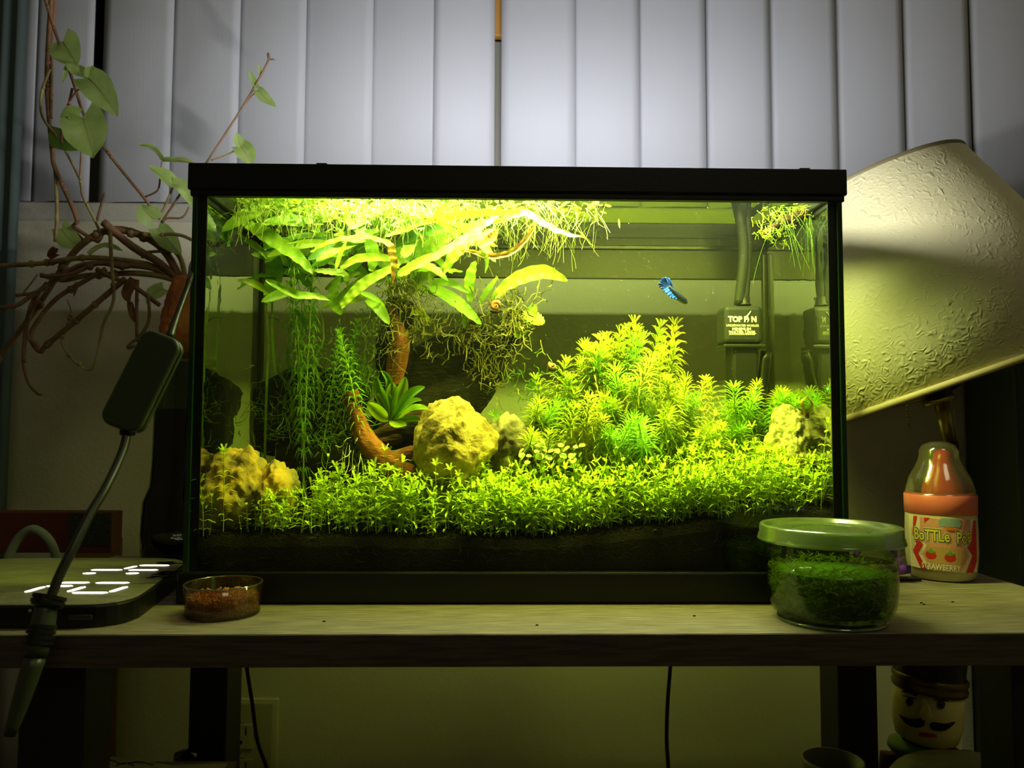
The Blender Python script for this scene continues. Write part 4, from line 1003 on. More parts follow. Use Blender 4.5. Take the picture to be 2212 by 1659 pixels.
# ------------------------------------------------------------ inline controller and its cable
cab = thing('light_controller', 'dark rounded inline controller hanging on a cable at the left front corner of the aquarium', 'controller', at(310, 825, -.05))
c0, c1_ = at(352, 742, -.047), at(268, 910, -.055)
up_ = (c0-c1_).normalized(); sd = up_.cross(V((0, 1, .1))).normalized(); nn = sd.cross(up_).normalized()
cc = (c0+c1_)/2; hl = (c0-c1_).length*.5+.004; q = ppm(-.05)
def obox(c, ax, h, m, nm, par, bev=.003, seg=4):
    mb = MB().box((-h[0], -h[1], -h[2]), h); M = Matrix((ax[0], ax[1], ax[2])).transposed()
    mb.v = [M @ v+c for v in mb.v]; return mb.build(nm, m, par, smooth_=False, bevel=bev, bseg=seg)
def rrect(hw, hh_, r_, n=7):
    o = []
    for sx_, sy_, a0 in ((1, 1, 0), (-1, 1, 90), (-1, -1, 180), (1, -1, 270)):
        for k in range(n+1):
            a = math.radians(a0+90*k/n); o.append((sx_*(hw-r_)+r_*math.cos(a), sy_*(hh_-r_)+r_*math.sin(a)))
    return o
def slab(hw, hh_, r_, t0, t1, nm, m, bev):
    lo = [cc+sd*x+up_*y+nn*t0 for x, y in rrect(hw, hh_, r_)]; hi = [cc+sd*x+up_*y+nn*t1 for x, y in rrect(hw, hh_, r_)]
    return prism(lo, hi).build(nm, m, cab, bevel=bev, bseg=4)
cshell = mat('controller_shell', (58, 70, 42), .42, bump=(400, .05))
slab(44*q, hl+.002, .0085, -.0065, -.0004, 'shell_half', cshell, .0026); slab(44*q, hl+.002, .0085, .0004, .0065, 'shell_half', cshell, .0026)
slab(43*q, hl+.001, .008, -.0006, .0006, 'seam', M_blackg, 0)
wire = mat('cable_sheath', (40, 44, 26), .38, spec=.6)
MB().tube([at(366, 730, -.046), at(383, 680, -.03), at(405, 620, -.012), at(411, 600, -.006), V((-.262, .03, at(412, 560, .03).z)), V((-.2615, .09, at(412, 520, .09).z))], [.0030, .0022, .0022, .0022, .002], 10, 5).build('cable', wire, cab, smooth_=True)
MB().tube([at(276, 925, -.056), at(268, 965, -.062), at(250, 1010, -.072), at(225, 1060, -.085), at(195, 1110, -.096), at(160, 1180, -.108), at(130, 1240, -.115), at(108, 1295, -.12)], .0029, 12, 5).build('cable', wire, cab, smooth_=True)
MB().tube([at(277, 915, -.056), at(275, 940, -.057)], .005, 12, 1).build('strain_relief', M_black, cab, smooth_=True)
pts = [at(108, 1288, -.12), at(100, 1310, -.122), at(92, 1350, -.125), at(76, 1420, -.13), at(50, 1500, -.135), at(20, 1590, -.14)]
mb = MB().tube(pts[:2], .0085, 14, 1); mb.tube([pts[1], pts[2], pts[3]], [.006, .0068, .0062], 14, 3); mb.tube(pts[3:], [.0058, .0055, .0045, .003], 12, 3)
mb.build('connector', mat('connector_shell', (58, 66, 40), .4), cab, smooth_=True)
for i in range(4):
    c = pts[2].lerp(pts[3], .05+.17*i); ax = (pts[3]-pts[2]).normalized()
    MB().lathe([(.0064, -.001), (.0078, -.001), (.0078, .001), (.0064, .001)], c, 16, axis=ax, close=True).build('grip_ring', M_black, cab, smooth_=False)
for i in range(2):
    c = pts[0].lerp(pts[1], .1+.5*i); ax = (pts[1]-pts[0]).normalized()
    MB().lathe([(.006, -.0011), (.0094, -.0011), (.0094, .0011), (.006, .0011)], c, 18, axis=ax, close=True).build('grip_ring', M_black, cab)

# ------------------------------------------------------------ food dish
dc = V((at(482, 1300, -.0325).x, -.0325, 0)); dr = .0265
dish = thing('pellet_dish', 'small clear round dish of brown fish pellets in front of the aquarium', 'dish', dc)
MB().lathe([(0, .0003), (dr*.94, .0003), (dr*.96, .0015), (dr, .0215), (dr-.0009, .0218), (dr*.96-.001, .0022), (0, .0018)], dc, 48).build('bowl', clear('dish_plastic', (238, 226, 205), .05, .06, .04, (180, 140, 90)), dish, smooth_=True)
MB().lathe([(dr-.0009, .0212), (dr+.0003, .0212), (dr+.0003, .0222), (dr-.0009, .0222)], dc, 48, close=True).build('rim', clear('dish_rim', (200, 190, 150), .3, .1, .35, (170, 150, 90)), dish, smooth_=True)
pm = [mat('pellet_%s' % n, c, .7) for n, c in (('brown', (222, 136, 62)), ('tan', (240, 172, 90)), ('dark', (176, 98, 46)))]
mb = MB()
for i in range(1900):
    r = (dr*.93-.001)*math.sqrt(R.uniform(.84, 1) if i % 2 else R.random()); a = R.uniform(0, 6.28); hgt = .0135+.0028*noise.noise(V((r*math.cos(a)*90, r*math.sin(a)*90, 3)))
    mb.cur = R.randrange(3); z = .0024+R.random()*(hgt-.002) if r > dr*.82 else hgt-R.random()*.0015
    s_ = R.uniform(.0006, .0009); mb.ball(dc+V((r*math.cos(a), r*math.sin(a), z)), s_, 6, 4)
mb.build('pellets', pm, dish, smooth_=True, kind='stuff')
MB().lathe([(0, .002), (dr*.84, .002), (dr*.84, .0112), (0, .0118)], dc, 24).build('pellet_bed', pm[2], dish, kind='stuff')

# ------------------------------------------------------------ lidded tub of moss
mc = V((at(1796, 1300, -.052).x, -.0515, 0))
tub = thing('plastic_tub', 'clear round plastic tub with frosted lid full of green moss before the tank', 'tub', mc)
lr = .0487; wr = .0438
tubm = clear('tub_plastic', (236, 244, 215), .05, .04)
wall = [(0, .0015), (.033, .0015), (.0345, .0), (.0355, .0004), (.0352, .003), (.0385, .006), (.0418, .013), (.0432, .026), (wr, .0565)]
MB().lathe(wall, mc, 64).build('wall', tubm, tub, smooth_=True)
MB().lathe([(.0335, .0022), (.0358, .0022), (.0362, .0008), (.0345, -.0)], mc, 48, close=True).build('base_ring', clear('tub_ring', (225, 235, 190), .35, .08, .25, (190, 200, 130)), tub, smooth_=True)
lidm = clear('lid_plastic', (205, 225, 150), .10, .18, .52, (196, 218, 128))
MB().lathe([(0, .0622), (lr*.78, .0622), (lr*.86, .0628), (lr*.88, .0652), (lr*.95, .0655), (lr*.965, .0645), (lr*.97, .0590), (lr*.985, .0580), (lr*.985, .0565), (lr*.995, .0560), (lr, .0548), (lr*.99, .0545), (lr*.93, .0550), (lr*.93, .0640)], mc, 72).build('lid', lidm, tub, smooth_=True)
MB().lathe([(lr*.50, .0624), (lr*.52, .0629), (lr*.54, .0624)], mc, 64, close=True).build('lid_ridge', lidm, tub, smooth_=True)
MB().lathe([(0, .004), (.034, .004), (.037, .0068), (.0405, .0135), (.0420, .026), (.0425, .0400), (0, .0400)], mc, 48).build('water', clear('tub_water', (246, 252, 225), .03, .03), tub, smooth_=True)
mb = MB()
for i in range(3400):
    a = R.uniform(0, 6.28); z = .005+R.random()*.034; rm = .033+min(.0085, (z-.004)*.5); r = rm*math.sqrt(R.uniform(.2, 1)); p = mc+V((r*math.cos(a), r*math.sin(a), z))
    an = R.uniform(0, 6.28); e = R.uniform(-.7, .7); L_ = R.uniform(.003, .008); pts = [p]
    for k in range(2):
        an += R.uniform(-.8, .8); q_ = pts[-1]+V((math.cos(an)*math.cos(e), math.sin(an)*math.cos(e), math.sin(e)))*L_*.5
        d = V((q_.x-mc.x, q_.y-mc.y)); 
        if d.length > rm: q_.x = mc.x+d.x*rm/d.length; q_.y = mc.y+d.y*rm/d.length
        q_.z = max(.005, min(.043, q_.z)); pts.append(q_)
    mb.cur = R.choice([0, 0, 0, 1]); mb.blade(pts, R.uniform(.0005, .0013), (math.cos(a), math.sin(a), .3), sm=2, cols=1)
mb.build('moss', [mat('tub_moss', (212, 222, 104), .55, var=(150, (180, 200, 76)), trans=.5), mat('tub_moss_pale', (206, 220, 110), .6, trans=.45)], tub, smooth_=True, kind='stuff')
MB().lathe([(0, .006), (.030, .006), (.034, .014), (.036, .026), (.0355, .034), (0, .036)], mc, 24).build('moss_core', mat('moss_core', (130, 170, 60), .9, var=(200, (80, 120, 30))), tub, kind='stuff')

# ------------------------------------------------------------ purple scissors behind the tub
pu = thing('purple_scissors', 'purple-handled scissors lying behind the lidded tub', 'scissors', V((.36, .1, 0)))
pm_ = mat('purple_plastic', (118, 60, 190), .35, spec=.6)
def loop(cx, cy_, rx, rz, Y, r, n=20, tilt=0):
    return [at(cx, cy_, Y)+V((math.cos(i*2*PI/n)*rx, math.sin(i*2*PI/n)*tilt, math.sin(i*2*PI/n)*rz)) for i in range(n+1)]
q = ppm(.09)
MB().tube(loop(1895, 1205, 46*q, 30*q, .09, 0, tilt=.004), .0032, 10, 1).build('handle_loop', pm_, pu, smooth_=True)
MB().tube([at(1850, 1228, .085), at(1900, 1236, .08), at(1962, 1229, .078)], [.0042, .0046, .0038], 8, 3).build('handle', pm_, pu, smooth_=True)
e_ = at(1962, 1229, .077); MB().box((e_.x-.003, e_.y-.003, e_.z-.0035), (e_.x+.0012, e_.y+.003, e_.z+.0035)).build('end_cap', mat('purple_dark', (56, 26, 100), .4), pu, bevel=.0006)
b0 = on(1850, 1246, .003); MB().box((b0.x, b0.y-.006, .0003), (b0.x+.055, b0.y+.004, .0028)).build('blade', M_black, pu, bevel=.0005)

# ------------------------------------------------------------ candy bottle
bY = .10; bc = V((at(2034, 1200, bY).x, bY, 0)); br = .0292
def zz(y, Y=bY-.02): return at(2034, y, Y).z
can = thing('candy_bottle', 'pink baby-bottle shaped candy with strawberry label and clear nipple cap', 'bottle', bc)
prof = [(0, .0005), (br*.82, .0005), (br*.9, .002), (br*.97, zz(1225)), (br*1.0, zz(1200)), (br*1.0, zz(1150)), (br*.985, zz(1112))]
MB().lathe(prof, bc, 48).build('body', mat('candy_body', (206, 190, 150), .35, spec=.5), can, smooth_=True)
MB().lathe([(br*.98, zz(1113)), (br*1.005, zz(1112)), (br*1.01, zz(1072)), (br*.97, zz(1068)), (br*.9, zz(1066))], bc, 48).build('collar', mat('pink_plastic', (222, 112, 92), .38), can, smooth_=True)
capm = clear('nipple_plastic', (228, 228, 200), .12, .12, .16, (200, 200, 160))
MB().lathe([(br*.97, zz(1074)), (br*.96, zz(1060)), (br*.86, zz(1035)), (br*.66, zz(1008)), (br*.56, zz(990)), (br*.555, zz(975)), (br*.46, zz(962)), (br*.25, zz(955)), (0, zz(953))], bc, 48).build('cap', capm, can, smooth_=True)
MB().lathe([(br*.97, zz(1078)), (br*1.0, zz(1076)), (br*.99, zz(1068)), (br*.95, zz(1066))], bc, 48).build('cap_rim', clear('cap_rim', (230, 200, 180), .2, .15, .4, (216, 140, 110)), can, smooth_=True)
red = mat('candy_red', (220, 58, 34), .3, spec=.6)
MB().lathe([(br*.62, zz(1072)), (br*.56, zz(1050)), (br*.36, zz(1020)), (br*.27, zz(995)), (br*.22, zz(976)), (0, zz(970))], bc+V((.003, 0, 0)), 24).build('candy_tip', red, can, smooth_=True)
lab_ang = -.50
def wrap(me, cx, cy_, rad, out=0):
    """bend flat artwork (x right, y up, metres) round the bottle; cx in metres along the surface from the label centre"""
    for v in me.vertices:
        a = (v.co.x+cx)/rad+lab_ang-PI/2; rr2 = rad+out+v.co.z
        v.co = V((bc.x+math.cos(a)*rr2, bc.y+math.sin(a)*rr2, v.co.y+cy_))
def patch(poly, m, nm, out, parent=can, sub=14):
    import bmesh
    me = bpy.data.meshes.new(nm); me.from_pydata([(x, y, 0) for x, y in poly], [], [tuple(range(len(poly)))])
    bm = bmesh.new(); bm.from_mesh(me); bmesh.ops.triangulate(bm, faces=bm.faces[:])
    for _ in range(3): bmesh.ops.subdivide_edges(bm, edges=[e for e in bm.edges if e.calc_length() > .003], cuts=1, use_grid_fill=False); bmesh.ops.triangulate(bm, faces=bm.faces[:])
    bm.to_mesh(me); bm.free(); wrap(me, 0, 0, br*1.003, out); me.materials.append(m)
    return link(nm, me, parent, thick=.00012)
zc = zz(1180); q = ppm(bY-.02)
def LP(l): return [((x-2034)*q, at(2034, y, bY-.025).z) for x, y in l]
lw_ = mat('label_cream', (236, 214, 176), .4); lp_ = mat('label_pink', (216, 150, 116), .4); lr_ = mat('label_red', (206, 46, 34), .4)
lnv = mat('label_navy', (54, 44, 76), .4); lyl = mat('label_yellow', (222, 206, 50), .4); lor = mat('label_orange', (226, 122, 40), .4); lgr = mat('label_green', (110, 150, 50), .4)
patch(LP([(1958, 1118), (2115, 1122), (2115, 1236), (1962, 1232)]), lw_, 'label', .0)
patch(LP([(1974, 1119), (1984, 1119), (1979, 1140), (1982, 1165), (1996, 1180), (1984, 1200), (2004, 1233), (1990, 1233), (1970, 1196), (1980, 1180), (1970, 1160)]), lr_, 'label_stripe', .00015)
patch(LP([(2115, 1124), (2106, 1124), (2100, 1145), (2098, 1165), (2086, 1182), (2098, 1200), (2080, 1236), (2100, 1236), (2115, 1210)]), lr_, 'label_stripe', .00015)
patch(LP([(1990, 1120), (2096, 1122), (2092, 1160), (2078, 1178), (2088, 1200), (2070, 1232), (2008, 1232), (1994, 1200), (2004, 1180), (1990, 1165)]), lp_, 'label_ground', .00015)
patch(LP([(2000, 1120), (2012, 1120), (2000, 1132)]), lr_, 'label_stripe', .0003)
patch(LP([(2004, 1182), (2072, 1184), (2078, 1200), (2066, 1222), (2010, 1220), (1999, 1200)]), mat('label_tan', (196, 150, 92), .4), 'label_panel', .0003)
for sx_, sy in ((2012, 1201), (2048, 1204)):
    patch(LP([(sx_+math.cos(k*.7)*(11+2*(k == 6)), sy+math.sin(k*.7)*9) for k in range(9)]), lr_, 'strawberry', .0004)
    patch(LP([(sx_-9, sy-8), (sx_-3, sy-11), (sx_, sy-16), (sx_+4, sy-10), (sx_+10, sy-9), (sx_+3, sy-4), (sx_-3, sy-5)]), lgr, 'strawberry_leaf', .0005)
patch(LP([(2028, 1125), (2034, 1119), (2068, 1120), (2072, 1130), (2068, 1138), (2030, 1137)]), mat('label_blue', (140, 160, 158), .4), 'label_badge', .0003)
def wt(body, x, y, hpx, m, off, out, nm='lettering', sx=1.0, rot=0):
    me = text_mesh(body, hpx*q/.72, .00002, off, sx=sx)
    if rot:
        for v in me.vertices: v.co.y += v.co.x*math.tan(rot)
    wrap(me, (x-2034)*q, at(2034, y+hpx/2, bY-.025).z, br*1.003, out); me.materials.append(m); link(nm, me, can)
for off, out, m in ((.0016, .0004, lw_), (.0010, .00055, lnv), (.0003, .0007, lyl)):
    wt('BoTTLe', 2012, 1157, 24, m, off, out, sx=.66, nm='lettering'); wt('PoP', 2078, 1160, 24, m, off, out, sx=.66)
wt('Baby', 2052, 1140, 8, lor, .0003, .0008)
wt('STRAWBERRY', 2030, 1225, 12, M_white, .0001, .0006, sx=.72, rot=-.03)

# ------------------------------------------------------------ lamp with tilted shade
SY = .20
axis = V((-math.sin(math.radians(19)), .13, math.cos(math.radians(19)))).normalized()
sbc = at(2064, 824, SY); sbc.x = max(sbc.x, .4375)
lamp = thing('floor_lamp', 'leaning floor lamp with tilted off-white crinkled shade right of the aquarium', 'lamp', (sbc.x+.1, SY+.04, Z0))
shm = mat('shade_parchment', (236, 230, 186), .5, spec=.35, bump=(34, 1.0))
nt = shm.node_tree; nz = [n for n in nt.nodes if n.type == 'TEX_NOISE'][0]; nz.inputs['Distortion'].default_value = 2.2; nz.inputs['Detail'].default_value = 7
vo = nt.nodes.new('ShaderNodeTexNoise'); vo.noise_type = 'RIDGED_MULTIFRACTAL'; vo.inputs['Scale'].default_value = 140; vo.inputs['Distortion'].default_value = 1.2; vo.inputs['Detail'].default_value = 3
bpn = [n for n in nt.nodes if n.type == 'BUMP'][0]; bpn.inputs['Distance'].default_value = .0009; bpn.inputs['Strength'].default_value = 1.0
nt.links.new([n for n in nt.nodes if n.type == 'TEX_COORD'][0].outputs['Object'], vo.inputs['Vector']); nt.links.new(vo.outputs['Fac'], bpn.inputs['Height'])
rb, rt_, hh = .166, .098, .222
t_ = .0012
MB().lathe([(rb, 0), (rt_, hh), (rt_-t_, hh), (rb-t_, 0)], sbc, 96, axis=axis, close=True).build('shade', shm, lamp, smooth_=True)
MB().lathe([(rb+.0006, -.002), (rb+.0004, .004), (rb-t_-.0006, .004), (rb-t_-.0006, -.002)], sbc, 96, axis=axis, close=True).build('lower_trim', mat('shade_trim', (170, 154, 110), .6), lamp, smooth_=True)
MB().lathe([(rt_+.0006, hh-.003), (rt_+.0006, hh+.002), (rt_-t_-.0006, hh+.002), (rt_-t_-.0006, hh-.003)], sbc, 96, axis=axis, close=True).build('upper_trim', mat('shade_trim_dark', (120, 112, 84), .6), lamp, smooth_=True)
pY = .235
k0, k1, k2, k3 = at(2034, 818, pY), at(2028, 868, pY), at(2052, 955, pY), at(2165, 1659, pY+.05)
MB().tube([at(2048, 808, pY), at(2040, 822, pY), at(2030, 840, pY)], [.017, .015, .009], 16, 2).build('bulb_base', M_blackg, lamp, smooth_=True)
MB().tube([at(2026, 838, pY), at(2030, 862, pY)], .0135, 8, 1).build('socket', M_black, lamp)
MB().tube([at(2027, 860, pY), at(2030, 868, pY)], .0165, 20, 1).build('collar', M_chrome, lamp, smooth_=True)
MB().tube([at(2034, 868, pY), k2], [.0078, .0072], 16, 1).build('neck', M_chrome, lamp, smooth_=True)
dirp = (k3-k2).normalized(); foot = k2+dirp*((Z0+.02-k2.z)/dirp.z)
MB().tube([k2, foot], .0078, 16, 1).build('pole', M_legs, lamp, smooth_=True)
MB().lathe([(0, .022), (.02, .022), (.11, .012), (.115, 0), (0, 0)], (foot.x, foot.y, Z0), 48).build('base', M_legs, lamp, smooth_=True)
MB().tube([at(1912, 877, pY-.02), at(1940, 874, pY-.01), at(2020, 858, pY)], .0016, 8, 2).build('switch_arm', M_chrome, lamp, smooth_=True)
MB().tube([sbc+axis*.12, k0+V((0, 0, .004))], .003, 8, 1).build('harp', M_chrome, lamp, smooth_=True)
for k in range(3):
    a = k*2.094+.5; e = V((math.cos(a), math.sin(a), 0)); Mr = V((0, 0, 1)).rotation_difference(axis).to_matrix()
    MB().tube([sbc+axis*.12, sbc+Mr @ (e*(rb-(rb-rt_)*.12/hh-.001))+axis*.12], .0016, 6, 1).build('spider_arm', M_chrome, lamp)
for i in range(9):
    MB().ball(at(1959+.4*i, 868+i*7.2, pY-.02), .0015, 8, 6).build('chain_bead', M_chrome, lamp, smooth_=True)

# ------------------------------------------------------------ wall outlet and cables
oY = WY
ol = thing('wall_outlet', 'cream double wall outlet with raised plate under the table at the left', 'outlet', at(546, 1600, oY))
def pbox(x0, y0, x1, y1, Y, d, nm, m, par, bev=.001):
    a, b = at(x0, y1, Y), at(x1, y0, Y); return MB().box((a.x, Y-d, a.z), (b.x, Y, b.z)).build(nm, m, par, bevel=bev)
cream = mat('outlet_cream', (190, 186, 150), .5)
pbox(462, 1506, 604, 1740, oY, .004, 'back_plate', M_wall, ol, .003)
pbox(474, 1516, 592, 1725, oY-.004, .0035, 'cover_plate', cream, ol, .003)
for y0 in (1562, 1637):
    pr = pbox(491, y0, 549, y0+56, oY-.0075, .003, 'receptacle', cream, ol, .012*.5)
    for x in (508, 531): pbox(x-1.6, y0+9, x+1.6, y0+27, oY-.0104, .0004, 'slot', M_dark, pr, 0)
    MB().ball(at(519, y0+42, oY-.0104), (.0028, .0006, .0028), 12, 8).build('ground_hole', M_dark, pr)
    MB().tube([at(491+29+29*math.cos(k*PI/12)*(.98), y0+28+28*math.sin(k*PI/12), oY-.0078) for k in range(25)], .0005, 5, 1).build('outline', M_black, pr)
MB().ball(at(517, 1627, oY-.0076), (.0022, .0008, .0022), 10, 6).build('screw', M_grey, ol)
for nm, l, lab in (('power_cable', [(528, 1380, .27), (533, 1440, .27), (545, 1520, .28), (556, 1600, .285), (578, 1665, .29), (600, 1760, .3)], 'thin black cable hanging under the table past the wall outlet'),
                   ('power_cable', [(1450, 1380, .27), (1448, 1440, .27), (1442, 1520, .28), (1440, 1600, .28), (1444, 1665, .285), (1445, 1760, .29)], 'thin black cable hanging alone under the right half of the table')):
    tag(MB().tube([at(*p) for p in l], .0022, 8, 4).build(nm, M_black, smooth_=True), lab, 'cable')

# ------------------------------------------------------------ things on the lower shelf
LZ = -.40
def onshelf(px_, py_, Y): return at(px_, py_, Y)
pb = on(170, 1630, -.167)
bx2 = thing('cardboard_box', 'plain storage carton under the papers below the table at the left', 'box', (-.37, .05, LZ))
MB().box((-.378, -.028, LZ), (-.250, .12, -.170)).build('carton', mat('carton', (130, 104, 66), .8), bx2, bevel=.002)
MB().box((-.379, -.0285, -.170), (-.249, .121, -.166)).build('lid', mat('carton_lid', (120, 96, 60), .8), bx2, bevel=.001)
ppm_ = mat('paper_print', (196, 192, 176), .7, var=(60, (188, 184, 168)))
for i, (rot, dz) in enumerate(((-.12, 0), (.08, .0008), (-.3, .0016))):
    mb = MB().box((-.075, -.09, 0), (.068, .085, .0007)); M = Matrix.Translation((-.315, .022, -.1658+dz)) @ Matrix.Rotation(rot, 4, 'Z'); mb.v = [M @ v for v in mb.v]
    o = mb.build('paper_sheet', ppm_); tag(o, ['lowest pale sheet of paper, its corner jutting out left on the carton', 'middle sheet of paper on the carton below the table', 'top scribbled sheet of paper on the carton below the table'][i], 'paper', 'loose sheets on the carton')
ink = mat('ink', (40, 38, 30), .6)
for l in ([(205, 1648), (240, 1642), (262, 1650), (300, 1646), (330, 1652)], [(250, 1655), (268, 1648), (290, 1654)]):
    MB().tube([on(a, b, -.1632) for a, b in l], .0005, 4, 3).build('pen_scribble', ink, o, smooth_=True)
# nutcracker
NY = .165; nc = at(2003, 1545, NY+.03); nq = ppm(NY+.03); NX, NYc = nc.x, nc.y
nut = thing('nutcracker_figure', 'wooden nutcracker figure with black moustache and dark peaked hat under the table', 'figure', (NX, NYc, LZ))
skin = mat('painted_face', (244, 228, 130), .5); hat = mat('hat_black', (24, 26, 22), .35, spec=.5)
coat = mat('coat_red', (110, 36, 26), .5); paint = mat('black_paint', (16, 12, 12), .4); gold = mat('hat_band', (120, 104, 40), .3, metal=.6)
hr = 70*nq
def nz_(y): return at(2003, y, NY+.03).z
tiltM = Matrix.Rotation(math.radians(5), 4, 'Y')
def N(mb): 
    c = V((NX, NYc, nz_(1545))); mb.v = [(tiltM @ (v-c))+c for v in mb.v]; return mb
N(MB().lathe([(0, nz_(1604)), (hr*.55, nz_(1603)), (hr*.86, nz_(1590)), (hr*.97, nz_(1560)), (hr*.98, nz_(1520)), (hr*.93, nz_(1475)), (0, nz_(1474))], (NX, NYc, 0), 40)).build('head', skin, nut, smooth_=True)
N(MB().lathe([(hr*.9, nz_(1487)), (hr*1.03, nz_(1486)), (hr*1.06, nz_(1478)), (hr*1.0, nz_(1472)), (hr*1.05, nz_(1466)), (hr*1.06, nz_(1458)), (hr*1.0, nz_(1454))], (NX, NYc, 0), 40)).build('hat_band', gold, nut, smooth_=True)
N(MB().lathe([(hr*.98, nz_(1458)), (hr*.97, nz_(1440)), (hr*1.06, nz_(1300)), (0, nz_(1298))], (NX, NYc, 0), 40)).build('hat', hat, nut, smooth_=True)
bmb = MB().lathe([(.022, nz_(1604)), (.034, nz_(1625)), (.036, -.30), (.03, -.335), (0, -.335)], (NX, NYc, 0), 32); bmb.build('torso', coat, nut, smooth_=True)
for s in (-1, 1):
    MB().tube([V((NX+s*.036, NYc, nz_(1630))), V((NX+s*.046, NYc-.004, -.26)), V((NX+s*.042, NYc-.012, -.31))], [.012, .011, .009], 12, 3).build('arm', coat, nut, smooth_=True)
    MB().tube([V((NX+s*.016, NYc, -.33)), V((NX+s*.017, NYc, LZ+.014))], .013, 12, 1).build('leg', hat, nut, smooth_=True)
    MB().ball((NX+s*.017, NYc-.008, LZ+.008), (.014, .022, .008), 14, 8).build('boot', hat, nut, smooth_=True)
def facept(px_, py_, out=.0):                  # point on the curved face in front
    d = ray(px_, py_); ox, oy = CAM.x-NX, CAM.y-NYc; rr3 = hr*.975+out
    A = d.x**2+d.y**2; B = ox*d.x+oy*d.y; Cc = ox*ox+oy*oy-rr3**2; D_ = max(0, B*B-A*Cc)
    return CAM+d*((-B-math.sqrt(D_))/A)
def facepoly(l, m, nm, out=.0006):
    pts, _ = smooth([V((a, b, 0)) for a, b in l+[l[0]]], 4); pts = pts[:-1]; cx = sum(p.x for p in pts)/len(pts); cy_ = sum(p.y for p in pts)/len(pts)
    mb = MB(); n = len(pts)
    mb.v.append(facept(cx, cy_, out))
    for k in (.5, 1):
        for p in pts: mb.v.append(facept(cx+(p.x-cx)*k, cy_+(p.y-cy_)*k, out))
    for i in range(n):
        j = (i+1) % n; mb.face((0, 1+j, 1+i)); mb.face((1+i, 1+j, 1+n+j, 1+n+i))
    mb.build(nm, m, nut, thick=.0008)
def c6(l): return [(1700+a/4.32, 1380+b/4.32) for a, b in l]
facepoly(c6([(1060,497),(1110,480),(1160,480),(1205,505),(1215,528),(1190,530),(1150,508),(1100,495)]), paint, 'eyebrow')
facepoly(c6([(1340,530),(1345,512),(1390,507),(1440,525),(1500,553),(1440,540),(1380,545)]), paint, 'eyebrow')
facepoly(c6([(1108,590),(1118,560),(1145,550),(1172,565),(1178,595),(1165,622),(1140,632),(1118,615)]), mat('iris', (70, 62, 40), .4), 'eye')
facepoly(c6([(1400,610),(1412,582),(1438,575),(1468,590),(1475,618),(1462,645),(1435,655),(1410,640)]), bpy.data.materials['iris'], 'eye')
facepoly(c6([(1130,592),(1143,578),(1156,592),(1143,606)]), paint, 'pupil', .0012); facepoly(c6([(1425,616),(1438,602),(1452,616),(1438,630)]), paint, 'pupil', .0012)
for l in ([(1080,530),(1140,545),(1205,558)], [(1365,566),(1430,572),(1505,578)]):
    MB().tube([facept(*p, .0006) for p in c6(l)], .0005, 5, 3).build('eyelid_line', paint, nut)
facepoly(c6([(1045,705),(1100,735),(1170,748),(1240,742),(1280,770),(1278,810),(1230,828),(1170,820),(1110,790)]), paint, 'moustache', .0016)
facepoly(c6([(1332,800),(1360,778),(1420,785),(1500,790),(1570,775),(1530,820),(1470,855),(1400,858),(1345,838)]), paint, 'moustache', .0016)
MB().tube([facept(*c6([(1270,560)])[0], .001), facept(*c6([(1295,650)])[0], .006), facept(*c6([(1300,715)])[0], .011), facept(*c6([(1290,735)])[0], .003)], [.002, .0042, .0062, .003], 8, 3).build('nose', skin, nut, smooth_=True)
facepoly(c6([(1235,875),(1300,878),(1390,895),(1388,918),(1300,915),(1238,905)]), lr_, 'mouth', .0008)
N(MB().lathe([(.022, nz_(1603)), (.034, nz_(1612)), (.035, nz_(1625)), (.02, nz_(1630))], (NX, NYc, 0), 24)).build('green_collar', lgr, nut, smooth_=True)
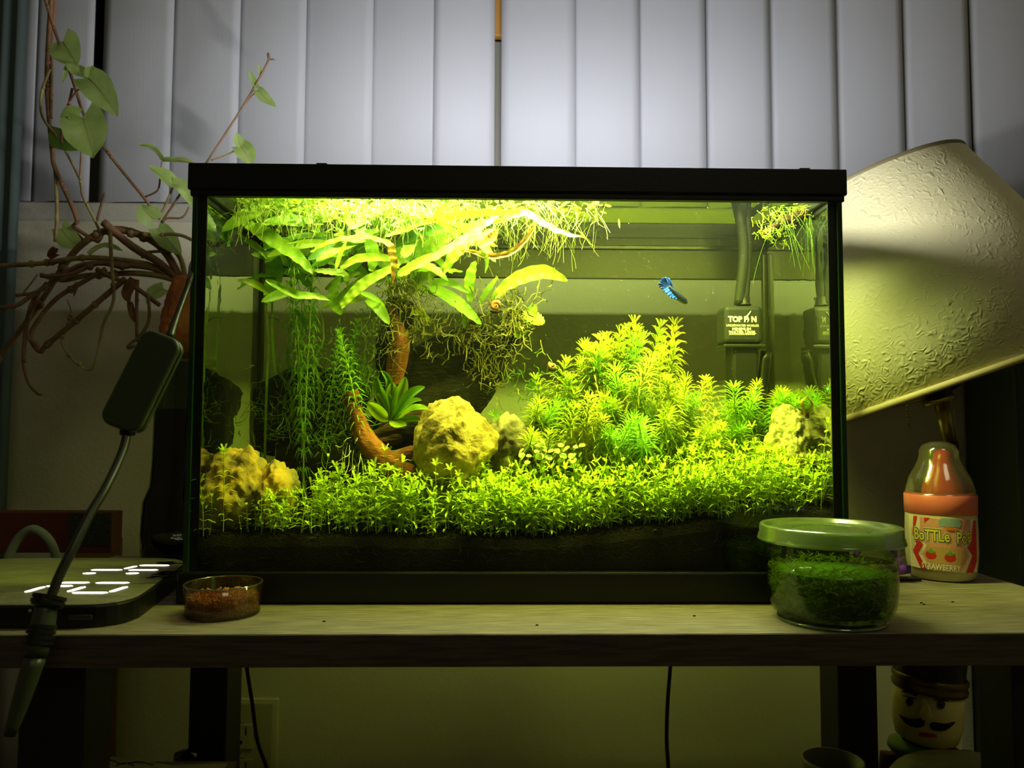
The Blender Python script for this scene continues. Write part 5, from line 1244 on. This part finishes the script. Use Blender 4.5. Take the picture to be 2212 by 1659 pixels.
# pale appliance and cup
dv = thing('white_bin', 'pale rounded plastic bin with curved lid under the table at the right', 'bin', (.37, .02, LZ))
dx, dy = .402, .060
MB().lathe([(0, LZ), (.07, LZ), (.078, LZ+.02), (.085, -.191), (.0855, -.182), (.082, -.176)], (dx, dy, 0), 56).build('drum', mat('pale_plastic', (170, 168, 130), .5), dv, smooth_=True)
MB().lathe([(.086, -.186), (.0865, -.176), (.080, -.167), (.060, -.1635), (0, -.162)], (dx, dy, 0), 56).build('lid', bpy.data.materials['pale_plastic'], dv, smooth_=True)
MB().tube([V((dx-.04, dy-.05, -.164)), V((dx-.01, dy-.045, -.159)), V((dx+.04, dy-.04, -.163)), V((dx+.05, dy-.055, -.167))], .0018, 8, 4).build('lid_cord', M_black, dv, smooth_=True)
cpx = at(1800, 1660, .10); cup = thing('pale_cup', 'pale round cup just visible beside the right rear table leg', 'cup', (cpx.x, .10, LZ))
MB().lathe([(0, LZ), (.022, LZ), (.026, cpx.z+.003), (.0262, cpx.z+.008), (.0245, cpx.z+.008), (.021, LZ+.003), (0, LZ+.003)], (cpx.x, .10, 0), 36).build('body', mat('cup_glaze', (140, 144, 116), .4), cup, smooth_=True)
kb = thing('door_knob_bottle', 'small dark rounded bottle top beside the left rear table leg', 'bottle', (at(402, 1650, .15).x, .15, LZ))
kx = at(402, 1650, .15); kb.name = 'dark_bottle'
MB().lathe([(0, LZ), (.018, LZ), (.019, LZ+.02), (.019, kx.z-.05), (.009, kx.z-.025), (.0085, kx.z), (.011, kx.z+.004), (.0105, kx.z+.010), (0, kx.z+.013)], (kx.x, .15, 0), 24).build('glass', M_blackg, kb, smooth_=True)
om = at(215, 1500, .33)
ob = thing('orange_folder', 'dull orange board leaning on the wall under the table at the far left', 'board', (om.x, .33, Z0))
MB().box((at(188, 1500, .345).x-.02, .345, Z0), (at(250, 1500, .345).x, .35, 0.0)).build('board', mat('orange_board', (150, 92, 30), .8, var=(9, (120, 100, 40))), ob)

mb = MB()
for px_, py_ in ((1925, 1325), (1990, 1302), (2058, 1300), (1996, 1305), (700, 1342), (1500, 1330), (1160, 1350)):
    mb.ball(on(px_, py_, .0004), (.0012, .0007, .0004), 7, 5)
tag(mb.build('crumbs', M_soil), 'few dark soil crumbs scattered on the tabletop', 'crumbs', kind='stuff')
